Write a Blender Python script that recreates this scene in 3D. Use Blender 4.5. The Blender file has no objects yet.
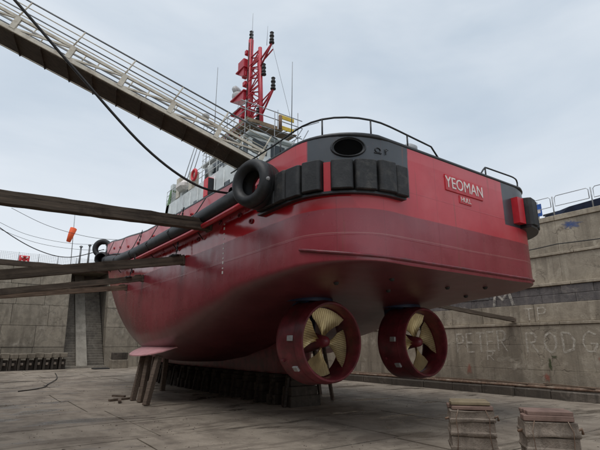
import bpy, bmesh, math, random
from mathutils import Vector, Matrix
random.seed(7)
R = math.radians
PI = math.pi
scene = bpy.context.scene
col = scene.collection

# ---------------------------------------------------------------- camera
cam = bpy.data.cameras.new('camera')
cam.sensor_width = 36.0
cam.lens = 27.06
cam.clip_end = 2000
camo = bpy.data.objects.new('camera', cam)
col.objects.link(camo)
camo.location = (0, 0, 2.6)
camo.rotation_euler = (R(90) + math.atan(120 / 451), 0, -R(35.75))
scene.camera = camo

# ---------------------------------------------------------------- light
SUN_EL, SUN_AZ = R(68), R(245)          # azimuth from +Y, clockwise
w = bpy.data.worlds.new('World')
scene.world = w
w.use_nodes = True
wt = w.node_tree
wt.nodes.clear()
def wn(t, **k):
    n = wt.nodes.new(t)
    for a, b in k.items():
        setattr(n, a, b)
    return n
sky = wn('ShaderNodeTexSky', sky_type='NISHITA', sun_disc=False, sun_elevation=SUN_EL, sun_rotation=SUN_AZ)
tc = wn('ShaderNodeTexCoord')
mp = wn('ShaderNodeMapping')
mp.inputs['Scale'].default_value = (1.0, 1.0, 2.6)
nz = wn('ShaderNodeTexNoise')
nz.inputs['Scale'].default_value = 1.9
nz.inputs['Detail'].default_value = 5
nz.inputs['Roughness'].default_value = 0.5
nz.inputs['Distortion'].default_value = 0.3
rp = wn('ShaderNodeValToRGB')
rp.color_ramp.elements[0].position = 0.33
rp.color_ramp.elements[0].color = (5.0, 5.75, 6.55, 1)
rp.color_ramp.elements[1].position = 0.66
rp.color_ramp.elements[1].color = (7.0, 7.5, 8.0, 1)
sp = wn('ShaderNodeSeparateXYZ')
hz = wn('ShaderNodeMapRange')
hz.inputs['From Min'].default_value = 0.02
hz.inputs['From Max'].default_value = 0.42
hz.inputs['To Min'].default_value = 1.0
hz.inputs['To Max'].default_value = 0.0
hm = wn('ShaderNodeMix', data_type='RGBA')
hm.inputs[7].default_value = (8.1, 8.3, 8.5, 1)
mx = wn('ShaderNodeMix', data_type='RGBA')
mx.inputs[0].default_value = 0.86
bg = wn('ShaderNodeBackground')
bg.inputs['Strength'].default_value = 0.10
wo = wn('ShaderNodeOutputWorld')
L = wt.links.new
L(tc.outputs['Generated'], mp.inputs['Vector'])
L(mp.outputs['Vector'], nz.inputs['Vector'])
L(nz.outputs['Fac'], rp.inputs['Fac'])
L(tc.outputs['Generated'], sp.inputs['Vector'])
L(sp.outputs['Z'], hz.inputs['Value'])
L(hz.outputs['Result'], hm.inputs[0])
L(rp.outputs['Color'], hm.inputs[6])
L(sky.outputs['Color'], mx.inputs[6])
L(hm.outputs[2], mx.inputs[7])
L(mx.outputs[2], bg.inputs['Color'])
L(bg.outputs['Background'], wo.inputs['Surface'])

sl = bpy.data.lights.new('sun', 'SUN')
sl.energy = 1.3
sl.angle = R(40)
sl.color = (1.0, 0.97, 0.93)
slo = bpy.data.objects.new('sun', sl)
col.objects.link(slo)
sd = Vector((math.sin(SUN_AZ) * math.cos(SUN_EL), math.cos(SUN_AZ) * math.cos(SUN_EL), math.sin(SUN_EL)))
slo.rotation_euler = sd.to_track_quat('Z', 'Y').to_euler()

vs = scene.view_settings
vs.view_transform = 'Standard'
vs.look = 'None'
vs.gamma = 1
vs.use_curve_mapping = False
vs.exposure = 0.25

# ---------------------------------------------------------------- node helper
class NT:
    def __init__(s, name):
        s.m = bpy.data.materials.new(name)
        s.m.use_nodes = True
        s.t = s.m.node_tree
        s.b = s.t.nodes['Principled BSDF']
        s.pos = s.t.nodes.new('ShaderNodeNewGeometry').outputs['Position']
        x = s.t.nodes.new('ShaderNodeSeparateXYZ')
        s.t.links.new(s.pos, x.inputs[0])
        s.x, s.y, s.z = x.outputs
    def put(s, v, i):
        if isinstance(v, (int, float)):
            i.default_value = v
        elif isinstance(v, tuple):
            i.default_value = (*v, 1) if len(v) == 3 and i.type == 'RGBA' else v
        else:
            s.t.links.new(v, i)
    def math(s, op, a, b=0.0, c=0.0, clamp=False):
        n = s.t.nodes.new('ShaderNodeMath')
        n.operation = op
        n.use_clamp = clamp
        s.put(a, n.inputs[0]); s.put(b, n.inputs[1]); s.put(c, n.inputs[2])
        return n.outputs[0]
    def noise(s, scale, detail=4, rough=0.55, vec=None, stretch=None, dist=0.0):
        n = s.t.nodes.new('ShaderNodeTexNoise')
        n.inputs['Scale'].default_value = scale
        n.inputs['Detail'].default_value = detail
        n.inputs['Roughness'].default_value = rough
        n.inputs['Distortion'].default_value = dist
        v = vec if vec is not None else s.pos
        if stretch:
            mpp = s.t.nodes.new('ShaderNodeMapping')
            mpp.inputs['Scale'].default_value = stretch
            s.t.links.new(v, mpp.inputs['Vector'])
            v = mpp.outputs[0]
        s.t.links.new(v, n.inputs['Vector'])
        return n.outputs['Fac']
    def step(s, v, a, b, t0=0.0, t1=1.0):
        n = s.t.nodes.new('ShaderNodeMapRange')
        s.put(v, n.inputs[0]); s.put(a, n.inputs[1]); s.put(b, n.inputs[2])
        n.inputs[3].default_value = t0; n.inputs[4].default_value = t1
        return n.outputs[0]
    def mix(s, f, a, b, mode='MIX'):
        n = s.t.nodes.new('ShaderNodeMix')
        n.data_type = 'RGBA'
        n.blend_type = mode
        s.put(f, n.inputs[0]); s.put(a, n.inputs[6]); s.put(b, n.inputs[7])
        return n.outputs[2]
    def rnd(s):
        return s.t.nodes.new('ShaderNodeObjectInfo').outputs['Random']
    def objc(s):
        return s.t.nodes.new('ShaderNodeTexCoord').outputs['Object']
    def fin(s, colr, rough=0.6, bump=None, bs=0.3, bd=0.02, metal=0.0, spec=0.5):
        s.put(colr, s.b.inputs['Base Color'])
        s.put(rough, s.b.inputs['Roughness'])
        s.put(metal, s.b.inputs['Metallic'])
        s.b.inputs['Specular IOR Level'].default_value = spec
        if bump is not None:
            n = s.t.nodes.new('ShaderNodeBump')
            n.inputs['Strength'].default_value = bs
            n.inputs['Distance'].default_value = bd
            s.t.links.new(bump, n.inputs['Height'])
            s.t.links.new(n.outputs[0], s.b.inputs['Normal'])
        return s.m

def mul(c, k):
    return tuple(min(1, x * k) for x in c)
def simple(name, c, rough=0.6, var=0.25, scale=6.0, metal=0.0, bs=0.15, bd=0.01, spec=0.5, dirt=None):
    n = NT(name)
    f = n.noise(scale, 5, 0.6)
    cc = n.mix(n.step(f, 0.3, 0.7), mul(c, 1 - var), mul(c, 1 + var))
    if dirt:
        d = n.step(n.noise(scale * 0.45, 6, 0.65), 0.5, 0.68)
        cc = n.mix(d, cc, dirt)
    return n.fin(cc, rough, n.noise(scale * 4, 4), bs, bd, metal, spec)

def stone(name, c, dark, pale, scale=1.0, streak=0.6, bs=0.6, rough=0.9):
    n = NT(name)
    big = n.noise(0.35 * scale, 5, 0.6)
    med = n.noise(1.7 * scale, 7, 0.68, dist=0.4)
    fine = n.noise(14 * scale, 5, 0.7)
    cc = n.mix(n.step(big, 0.32, 0.68), mul(c, 0.72), mul(c, 1.18))
    cc = n.mix(n.math('MULTIPLY', n.step(med, 0.44, 0.66), 0.8), cc, dark)
    pl = n.step(n.noise(0.75 * scale, 7, 0.72, dist=0.9), 0.54, 0.66)
    cc = n.mix(n.math('MULTIPLY', pl, 0.7), cc, pale)
    st = n.noise(1.0, 6, 0.62, stretch=(1.9, 1.9, 0.13))
    cc = n.mix(n.math('MULTIPLY', n.step(st, 0.49, 0.64), streak), cc, mul(dark, 0.62))
    s2 = n.noise(1.3, 6, 0.62, stretch=(2.6, 2.6, 0.2))
    cc = n.mix(n.math('MULTIPLY', n.step(s2, 0.56, 0.66), streak * 0.5), cc, pale)
    cc = n.mix(n.math('MULTIPLY', n.rnd(), 0.35), cc, mul(c, 0.6))
    cc = n.mix(n.step(fine, 0.35, 0.75, 0.0, 0.5), cc, mul(c, 0.5))
    crk = n.t.nodes.new('ShaderNodeTexVoronoi')
    crk.feature = 'DISTANCE_TO_EDGE'
    crk.inputs['Scale'].default_value = 0.55 * scale
    vv = n.t.nodes.new('ShaderNodeVectorMath'); vv.operation = 'ADD'
    nzc = n.t.nodes.new('ShaderNodeTexNoise'); nzc.inputs['Scale'].default_value = 1.4; nzc.inputs['Detail'].default_value = 5
    n.t.links.new(n.pos, nzc.inputs['Vector'])
    n.t.links.new(n.pos, vv.inputs[0]); n.t.links.new(nzc.outputs['Color'], vv.inputs[1])
    n.t.links.new(vv.outputs[0], crk.inputs['Vector'])
    ck = n.math('MULTIPLY', n.step(crk.outputs['Distance'], 0.0, 0.012, 1.0, 0.0), n.step(n.noise(0.5, 3), 0.5, 0.6))
    cc = n.mix(n.math('MULTIPLY', ck, 0.6), cc, mul(dark, 0.4))
    h = n.math('ADD', n.math('MULTIPLY', fine, 0.35), n.math('MULTIPLY', med, 0.9))
    h = n.math('SUBTRACT', h, n.math('MULTIPLY', ck, 0.3))
    return n.fin(cc, rough, h, bs, 0.05, spec=0.25)

M = {}
M['wall'] = stone('wall_concrete', (0.43, 0.37, 0.285), (0.23, 0.19, 0.145), (0.60, 0.535, 0.43), 1.0, 0.65)
M['wall_dark'] = stone('wall_weathered', (0.20, 0.18, 0.172), (0.095, 0.088, 0.09), (0.38, 0.335, 0.29), 1.5, 0.7, 1.0)
M['wall_pale'] = stone('wall_cope', (0.47, 0.40, 0.305), (0.22, 0.18, 0.135), (0.62, 0.55, 0.44))
M['head'] = stone('head_panels', (0.31, 0.265, 0.205), (0.16, 0.135, 0.105), (0.43, 0.38, 0.31), 0.8, 0.5)
M['joint'] = stone('joint_mortar', (0.20, 0.17, 0.135), (0.10, 0.085, 0.07), (0.28, 0.24, 0.2))
M['stair'] = stone('stair_stone', (0.24, 0.21, 0.17), (0.12, 0.105, 0.09), (0.33, 0.30, 0.25))
M['slide'] = stone('slide_stone', (0.36, 0.325, 0.27), (0.24, 0.21, 0.17), (0.44, 0.4, 0.34))
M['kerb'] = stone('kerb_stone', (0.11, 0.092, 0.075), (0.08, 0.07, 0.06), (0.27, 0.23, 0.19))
M['block'] = stone('block_concrete', (0.33, 0.27, 0.22), (0.13, 0.105, 0.085), (0.45, 0.39, 0.33), 2.6, 0.7, 1.0)
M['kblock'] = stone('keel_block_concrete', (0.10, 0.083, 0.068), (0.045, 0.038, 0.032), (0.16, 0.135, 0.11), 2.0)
M['quay'] = stone('quay_surface', (0.25, 0.235, 0.21), (0.15, 0.14, 0.12), (0.34, 0.32, 0.29))

def floor_mat():
    n = NT('dock_floor_concrete')
    big = n.noise(0.22, 6, 0.62, dist=0.6)
    med = n.noise(1.1, 7, 0.68, stretch=(1.0, 0.45, 1.0))
    fine = n.noise(17, 5, 0.7)
    c = (0.36, 0.302, 0.238)
    cc = n.mix(n.step(big, 0.3, 0.68), mul(c, 0.72), mul(c, 1.18))
    cc = n.mix(n.math('MULTIPLY', n.step(med, 0.45, 0.64), 0.8), cc, (0.155, 0.122, 0.092))
    drk = n.step(n.noise(0.6, 7, 0.72, stretch=(0.5, 1.3, 1), dist=0.7), 0.50, 0.60)
    cc = n.mix(n.math('MULTIPLY', drk, 0.7), cc, (0.11, 0.083, 0.062))
    wet = n.math('MULTIPLY', n.step(n.noise(0.42, 5, 0.6, stretch=(0.55, 1.5, 1), dist=0.4), 0.54, 0.62), 1.0)
    cc = n.mix(n.math('MULTIPLY', wet, 0.7), cc, (0.075, 0.062, 0.05))
    wht = n.step(n.noise(2.6, 6, 0.75, dist=0.8), 0.64, 0.72)
    cc = n.mix(n.math('MULTIPLY', wht, 0.5), cc, (0.55, 0.52, 0.47))
    cc = n.mix(n.math('MULTIPLY', n.rnd(), 0.25), cc, (0.22, 0.19, 0.16))
    cc = n.mix(n.step(fine, 0.35, 0.75, 0, 0.45), cc, mul(c, 0.5))
    rough = n.step(wet, 0, 1, 0.85, 0.2)
    h = n.math('ADD', n.math('MULTIPLY', fine, 0.3), n.math('MULTIPLY', med, 0.8))
    return n.fin(cc, rough, h, 0.5, 0.03, spec=0.35)
M['floor'] = floor_mat()
M['floor_base'] = stone('floor_joint_dirt', (0.13, 0.11, 0.088), (0.07, 0.06, 0.05), (0.2, 0.17, 0.14))

def wood(name, c, dark, bs=0.5):
    n = NT(name)
    o = n.objc()
    g = n.noise(3.0, 6, 0.65, vec=o, stretch=(0.25, 5, 5))
    cc = n.mix(n.step(g, 0.35, 0.68), dark, c)
    cc = n.mix(n.math('MULTIPLY', n.step(n.noise(1.3, 6, 0.7), 0.52, 0.68), 0.7), cc, mul(dark, 0.7))
    cc = n.mix(n.math('MULTIPLY', n.rnd(), 0.3), cc, mul(c, 0.6))
    return n.fin(cc, 0.85, g, bs, 0.02, spec=0.25)
M['shore'] = wood('shore_timber', (0.15, 0.115, 0.085), (0.055, 0.043, 0.034))
M['shore_pale'] = wood('shore_timber_pale', (0.24, 0.17, 0.12), (0.10, 0.07, 0.05))
M['post'] = wood('prop_timber', (0.20, 0.15, 0.115), (0.085, 0.062, 0.05))
M['cap'] = wood('cap_timber', (0.36, 0.29, 0.18), (0.17, 0.13, 0.09))
M['cap_pink'] = wood('cap_timber_pink', (0.33, 0.22, 0.18), (0.14, 0.09, 0.075))
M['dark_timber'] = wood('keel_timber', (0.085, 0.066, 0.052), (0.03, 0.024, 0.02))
M['board'] = wood('scaffold_board', (0.36, 0.27, 0.18), (0.2, 0.145, 0.10))
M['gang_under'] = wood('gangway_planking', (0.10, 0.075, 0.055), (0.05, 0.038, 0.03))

XC = 12.45      # centreline of the tug
YT = 8.25       # transom

def hull_mat():
    n = NT('hull_paint')
    nb = n.noise(0.9, 4, 0.6)
    ns = n.noise(2.2, 5, 0.6, stretch=(1, 1, 0.5))
    nl = n.noise(0.25, 3, 0.5)
    st = n.noise(1.6, 5, 0.6, stretch=(1.4, 1.4, 0.10))
    fine = n.noise(9, 5, 0.7)
    # antifouling
    mar = n.mix(n.step(nb, 0.3, 0.7), (0.225, 0.025, 0.038), (0.285, 0.033, 0.048))
    mar = n.mix(n.math('MULTIPLY', n.step(st, 0.50, 0.74), 0.4), mar, (0.32, 0.075, 0.08))
    mar = n.mix(n.math('MULTIPLY', n.step(n.noise(0.5, 5, 0.62, dist=0.4), 0.45, 0.70), 0.28), mar, (0.33, 0.075, 0.085))
    # underside shade painted into the antifouling: darker where normals face down
    bot_shade = n.mix(n.step(nb, 0.3, 0.7), (0.105, 0.020, 0.026), (0.145, 0.030, 0.036))
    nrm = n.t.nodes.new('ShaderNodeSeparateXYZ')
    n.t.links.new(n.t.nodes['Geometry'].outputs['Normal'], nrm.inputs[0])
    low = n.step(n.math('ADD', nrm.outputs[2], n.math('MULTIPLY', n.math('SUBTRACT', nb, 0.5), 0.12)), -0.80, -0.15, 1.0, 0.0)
    mar = n.mix(low, mar, bot_shade)
    # topsides, chalky with a fresh glossy coat rolled on low down
    fade = n.mix(n.step(nb, 0.3, 0.7), (0.47, 0.026, 0.040), (0.54, 0.042, 0.056))
    fade = n.mix(n.math('MULTIPLY', n.step(n.noise(0.7, 5, 0.6), 0.50, 0.66), 0.3), fade, (0.56, 0.12, 0.125))
    topf = n.step(n.math('ADD', n.z, n.math('MULTIPLY', nl, 0.15)), 7.98, 8.02)
    fade = n.mix(n.math('MULTIPLY', topf, 0.4), fade, (0.56, 0.095, 0.108))
    edge = n.math('ADD', n.math('MULTIPLY', ns, 1.0), n.math('MULTIPLY', nl, 1.6))
    aft = n.step(n.y, 8.27, 8.8, -1.6, 0.1)
    lim = n.math('ADD', n.math('ADD', edge, 5.50), aft)
    fresh = n.step(n.math('SUBTRACT', lim, n.z), 0.0, 0.12)
    red = n.mix(fresh, fade, (0.42, 0.010, 0.018))
    side = n.math('MULTIPLY', n.step(n.y, 9.4, 14.0), n.step(n.noise(0.55, 5, 0.6), 0.36, 0.6))
    fade = n.mix(n.math('MULTIPLY', side, 0.55), fade, (0.62, 0.17, 0.18))  # faded red with pale sky sheen painted in along the sides
    red = n.mix(fresh, fade, (0.42, 0.010, 0.018))
    # boundary at the boot top
    bz = n.math('ADD', 6.16, n.math('MULTIPLY', n.math('SUBTRACT', nb, 0.5), 0.05))
    up = n.step(n.z, bz, n.math('ADD', bz, 0.03))
    cc = n.mix(up, mar, red)
    # grey primer at both quarters
    nj = n.math('MULTIPLY', n.math('SUBTRACT', ns, 0.5), 0.12)
    gz = n.step(n.z, 6.7, 6.73)
    ga = n.step(n.y, 9.68, 9.62)
    gb = n.math('MAXIMUM', n.step(n.math('ADD', n.x, nj), 9.90, 9.86), n.step(n.math('ADD', n.x, nj), 14.86, 14.90))
    g = n.math('MULTIPLY', n.math('MULTIPLY', gz, ga), gb)
    gcol = n.mix(n.step(nb, 0.3, 0.7), (0.030, 0.035, 0.042), (0.05, 0.057, 0.066))
    cc = n.mix(g, cc, gcol)
    # weld seam and draught band: thin pale lines in the coating
    ln = n.math('COMPARE', n.math('ADD', n.z, n.math('MULTIPLY', nl, 0.10)), 5.56, 0.011)
    cc = n.mix(n.math('MULTIPLY', ln, 0.45), cc, (0.42, 0.22, 0.2))
    # scuffs
    sc = n.step(n.noise(3.4, 7, 0.72), 0.665, 0.70)
    cc = n.mix(n.math('MULTIPLY', sc, 0.35), cc, (0.42, 0.18, 0.17))
    dk = n.step(n.noise(1.9, 7, 0.72, stretch=(1, 1, 0.35), dist=0.3), 0.60, 0.74)
    cc = n.mix(n.math('MULTIPLY', dk, 0.2), cc, (0.09, 0.02, 0.02))
    rough = n.mix(low, n.mix(up, n.step(nb, 0.3, 0.7, 0.22, 0.34), n.mix(fresh, (0.34, 0.34, 0.34), (0.14, 0.14, 0.14))), (0.38, 0.38, 0.38))
    # rust runs and plate seams
    rr = n.step(n.noise(2.3, 5, 0.6, stretch=(2.2, 2.2, 0.07)), 0.655, 0.70)
    cc = n.mix(n.math('MULTIPLY', rr, 0.45), cc, (0.16, 0.055, 0.03))
    fr = n.math('SINE', n.math('MULTIPLY', n.y, 2 * PI / 0.62))
    def seam(v, per):
        m_ = n.math('PINGPONG', v, per / 2)
        return n.step(m_, 0.0, 0.022, 1.0, 0.0)
    sm_ = n.math('MAXIMUM', seam(n.math('ADD', n.y, 0.4), 3.1), seam(n.math('ADD', n.z, 0.35), 1.45))
    sx_ = n.math('MULTIPLY', seam(n.math('ADD', n.x, 0.4), 2.3), n.step(n.y, 8.5, 8.3))
    sm_ = n.math('MAXIMUM', sm_, sx_)
    cc = n.mix(n.math('MULTIPLY', sm_, 0.22), cc, (0.10, 0.02, 0.02))
    h = n.math('ADD', n.math('MULTIPLY', n.noise(0.8, 2, 0.4), 1.0), n.math('MULTIPLY', fine, 0.03))
    h = n.math('ADD', h, n.math('MULTIPLY', fr, 0.035))
    h = n.math('ADD', h, n.math('MULTIPLY', sm_, 0.06))
    return n.fin(cc, rough, h, 0.25, 0.10, spec=0.7)
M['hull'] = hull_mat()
M['nozzle'] = simple('nozzle_paint', (0.165, 0.024, 0.033), 0.38, 0.4, 3, dirt=(0.095, 0.028, 0.03), bs=0.3)
M['red'] = simple('red_paint', (0.48, 0.02, 0.03), 0.35, 0.15, 3)
M['mastred'] = simple('mast_red', (0.42, 0.022, 0.038), 0.4, 0.15, 4)
M['pink'] = simple('bilge_keel_paint', (0.56, 0.27, 0.28), 0.5, 0.12, 3)
M['rubber'] = simple('black_rubber', (0.011, 0.0115, 0.0125), 0.55, 0.4, 5, bs=0.45, dirt=(0.03, 0.03, 0.03))
M['rubber_worn'] = simple('worn_rubber', (0.017, 0.0175, 0.0185), 0.65, 0.5, 7, bs=0.7, dirt=(0.06, 0.056, 0.05))
M['black'] = simple('black_paint', (0.015, 0.016, 0.018), 0.4, 0.3, 6)
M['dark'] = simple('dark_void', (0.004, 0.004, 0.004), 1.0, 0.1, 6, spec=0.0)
M['grey'] = simple('grey_paint', (0.30, 0.31, 0.32), 0.5, 0.15, 5)
M['white'] = simple('white_paint', (0.62, 0.65, 0.64), 0.45, 0.10, 2.5, dirt=(0.47, 0.48, 0.46))
M['letter'] = simple('letter_white', (0.72, 0.66, 0.62), 0.5, 0.12, 8)
M['chalk'] = simple('chalk_white', (0.46, 0.43, 0.38), 0.9, 0.25, 3)
M['glass'] = simple('window_glass', (0.02, 0.03, 0.035), 0.06, 0.1, 2, bs=0.0)
M['steel'] = simple('galvanised_steel', (0.34, 0.35, 0.36), 0.45, 0.2, 8, metal=0.6)
M['zinc'] = simple('zinc_anode', (0.42, 0.42, 0.42), 0.5, 0.25, 8)
M['cream'] = simple('cream_paint', (0.56, 0.51, 0.42), 0.55, 0.15, 5, dirt=(0.36, 0.30, 0.23))
M['railgrey'] = simple('rail_grey', (0.17, 0.175, 0.18), 0.5, 0.2, 6, metal=0.3)
M['deck'] = simple('deck_paint', (0.12, 0.16, 0.13), 0.7, 0.2, 3)
M['blue'] = simple('blue_paint', (0.02, 0.09, 0.35), 0.5, 0.2, 5)
M['navy'] = simple('navy_paint', (0.018, 0.03, 0.07), 0.45, 0.3, 2)
M['green'] = simple('green_netting', (0.16, 0.26, 0.13), 0.8, 0.4, 9)
M['yellow'] = simple('yellow_paint', (0.62, 0.42, 0.04), 0.5, 0.15, 6)
M['orange'] = simple('orange_cloth', (0.75, 0.10, 0.02), 0.7, 0.12, 5)
M['buoy'] = simple('lifebuoy_red', (0.65, 0.04, 0.05), 0.5, 0.1, 5)
M['rust'] = simple('rusty_pipe', (0.17, 0.105, 0.07), 0.8, 0.4, 5, dirt=(0.32, 0.26, 0.2))
M['cable'] = simple('black_cable', (0.02, 0.018, 0.017), 0.6, 0.2, 6)
M['moss'] = simple('green_growth', (0.06, 0.085, 0.035), 0.95, 0.4, 5)
M['redspray'] = simple('red_spray', (0.40, 0.11, 0.09), 0.9, 0.3, 5)

def bronze():
    n = NT('bronze')
    o = n.objc()
    wv = n.t.nodes.new('ShaderNodeTexWave')
    wv.wave_type = 'BANDS'
    wv.bands_direction = 'X'
    wv.inputs['Scale'].default_value = 4.2
    wv.inputs['Distortion'].default_value = 1.6
    wv.inputs['Detail'].default_value = 2
    n.t.links.new(o, wv.inputs['Vector'])
    s = wv.outputs['Fac']
    cc = n.mix(n.step(s, 0.15, 0.6), (0.46, 0.345, 0.16), (0.66, 0.53, 0.28))
    cc = n.mix(n.step(n.noise(4, 5), 0.42, 0.75, 0, 0.6), cc, (0.28, 0.20, 0.11))
    return n.fin(cc, 0.38, s, 0.22, 0.015, metal=0.6)
M['bronze'] = bronze()

def mark(name, c, lo, hi, sc, soft=True):
    n = NT(name)
    f = n.noise(sc, 6, 0.7)
    al = n.step(f, lo, hi)
    if soft:
        at_ = n.t.nodes.new('ShaderNodeAttribute')
        at_.attribute_name = 'cover'
        al = n.math('MULTIPLY', n.step(n.math('ADD', f, n.math('MULTIPLY', at_.outputs['Fac'], 0.5)), lo + .22, hi + .25), n.step(at_.outputs['Fac'], 0.0, 0.25))
    n.put(al, n.b.inputs['Alpha'])
    return n.fin(n.mix(n.noise(5), mul(c, .85), mul(c, 1.1)), 0.95, spec=0.1)
M['chalk'] = mark('chalk_white', (0.68, 0.63, 0.54), 0.34, 0.74, 5, False)
M['moss'] = mark('green_growth', (0.08, 0.10, 0.05), 0.38, 0.8, 4)
M['redspray'] = mark('red_spray', (0.42, 0.15, 0.11), 0.38, 1.0, 4)
M['bluespray'] = mark('blue_spray', (0.07, 0.12, 0.30), 0.36, 0.9, 3)
M['lime'] = mark('lime_stain', (0.52, 0.46, 0.37), 0.5, 0.9, 2.2)
M['soot'] = mark('dark_stain', (0.10, 0.085, 0.07), 0.42, 0.72, 2.0)

# ---------------------------------------------------------------- mesh helpers
class MB:
    def __init__(s):
        s.v = []; s.f = []; s.sm = []
    def add(s, vs_, fs, smooth=False):
        o = len(s.v)
        s.v += [tuple(p) for p in vs_]
        s.f += [tuple(i + o for i in f) for f in fs]
        s.sm += [smooth] * len(fs)
        return s
    def hexa(s, p):
        return s.add(p, [(0, 3, 2, 1), (4, 5, 6, 7), (0, 1, 5, 4), (1, 2, 6, 5), (2, 3, 7, 6), (3, 0, 4, 7)])
    def box(s, x0, x1, y0, y1, z0, z1):
        return s.hexa([(x0, y0, z0), (x1, y0, z0), (x1, y1, z0), (x0, y1, z0), (x0, y0, z1), (x1, y0, z1), (x1, y1, z1), (x0, y1, z1)])
    def cbox(s, x0, x1, y0, y1, z0, z1, c=0.03, mat=None):
        bm = bmesh.new()
        bmesh.ops.create_cube(bm, size=1)
        for v in bm.verts:
            v.co = Vector(((x0 + x1) / 2 + v.co.x * (x1 - x0), (y0 + y1) / 2 + v.co.y * (y1 - y0), (z0 + z1) / 2 + v.co.z * (z1 - z0)))
        bmesh.ops.bevel(bm, geom=list(bm.edges), offset=c, segments=1, affect='EDGES')
        vs_ = [(mat @ v.co) if mat else v.co.copy() for v in bm.verts]
        bm.verts.index_update()
        fs = [tuple(v.index for v in f.verts) for f in bm.faces]
        bm.free()
        return s.add(vs_, fs)
    def bar(s, a, b, wd, h, up=(0, 0, 1)):
        a = Vector(a); b = Vector(b)
        d = (b - a).normalized()
        sd_ = d.cross(Vector(up))
        if sd_.length < 1e-4:
            sd_ = d.cross(Vector((1, 0, 0)))
        sd_.normalize()
        u = sd_.cross(d)
        p = []
        for q in (a, b):
            for i, j in ((-1, -1), (1, -1), (1, 1), (-1, 1)):
                p.append(q + sd_ * i * wd / 2 + u * j * h / 2)
        return s.hexa([p[0], p[1], p[2], p[3], p[4], p[5], p[6], p[7]])
    def tube(s, path, r, n=8, cap=True):
        path = [Vector(p) for p in path]
        m = len(path)
        rr = r if isinstance(r, (list, tuple)) else [r] * m
        prev = None
        rings = []
        for i, p in enumerate(path):
            d = (path[min(i + 1, m - 1)] - path[max(i - 1, 0)])
            d.normalize()
            if prev is None:
                a = d.orthogonal().normalized()
            else:
                a = (prev - d * prev.dot(d)).normalized()
            prev = a
            b = d.cross(a)
            rings.append([p + (a * math.cos(2 * PI * k / n) + b * math.sin(2 * PI * k / n)) * rr[i] for k in range(n)])
        vs_ = [q for rg in rings for q in rg]
        fs = [(i * n + k, i * n + (k + 1) % n, (i + 1) * n + (k + 1) % n, (i + 1) * n + k) for i in range(m - 1) for k in range(n)]
        s.add(vs_, fs, n > 4)
        if cap:
            o = len(s.v) - len(vs_)
            s.f += [tuple(o + k for k in reversed(range(n))), tuple(o + (m - 1) * n + k for k in range(n))]
            s.sm += [False, False]
        return s
    def lathe(s, prof, n=32, mat=None, closed=False, smooth=True):
        # profile (r, h) spun about local Z
        mm = mat or Matrix()
        vs_ = [mm @ Vector((r * math.cos(2 * PI * k / n), r * math.sin(2 * PI * k / n), h)) for r, h in prof for k in range(n)]
        m = len(prof)
        fs = [((i % m) * n + k, (i % m) * n + (k + 1) % n, ((i + 1) % m) * n + (k + 1) % n, ((i + 1) % m) * n + k) for i in range(m if closed else m - 1) for k in range(n)]
        return s.add(vs_, fs, smooth)
    def build(s, name, mat, parent=None, local=False, sharp=None, kind=None):
        off = Vector()
        q = parent
        if not local:
            while q is not None:
                off += q.location
                q = q.parent
        me = bpy.data.meshes.new(name)
        me.from_pydata([tuple(Vector(p) - off) for p in s.v], [], s.f)
        me.polygons.foreach_set('use_smooth', s.sm)
        me.validate()
        me.update()
        if sharp:
            me.set_sharp_from_angle(angle=R(sharp))
        me.materials.append(M[mat] if isinstance(mat, str) else mat)
        o = bpy.data.objects.new(name, me)
        col.objects.link(o)
        o.parent = parent
        if kind:
            o['kind'] = kind
        return o

def tag(o, label, cat, group=None):
    o['label'] = label
    o['category'] = cat
    if group:
        o['group'] = group
    return o
def thing(name, label, cat, loc=(0, 0, 0), group=None, rz=0.0):
    o = bpy.data.objects.new(name, None)
    o.empty_display_size = 0.2
    col.objects.link(o)
    o.location = loc
    o.rotation_euler = (0, 0, rz)
    return tag(o, label, cat, group)
def copy_tree(o, parent=None):
    c = o.copy()
    col.objects.link(c)
    c.parent = parent
    for ch in list(o.children):
        copy_tree(ch, c)
    return c
def text_mesh(body, size, depth, mat, name, parent, mtx, align='CENTER'):
    cu = bpy.data.curves.new(name, 'FONT')
    cu.body = body
    cu.size = size
    cu.extrude = depth
    cu.align_x = align
    cu.align_y = 'CENTER'
    cu.resolution_u = 3
    t = bpy.data.objects.new(name + '_tmp', cu)
    col.objects.link(t)
    dg = bpy.context.evaluated_depsgraph_get()
    me = bpy.data.meshes.new_from_object(t.evaluated_get(dg))
    bpy.data.objects.remove(t)
    me.transform(mtx)
    me.materials.clear()
    me.materials.append(M[mat])
    o = bpy.data.objects.new(name, me)
    col.objects.link(o)
    o.parent = parent
    return o
def interp(x, pts):
    if x <= pts[0][0]:
        return pts[0][1]
    for (a, va), (b, vb) in zip(pts, pts[1:]):
        if x <= b:
            t = (x - a) / (b - a)
            t = t * t * (3 - 2 * t) * 0.35 + t * 0.65
            return va + (vb - va) * t
    return pts[-1][1]

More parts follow.
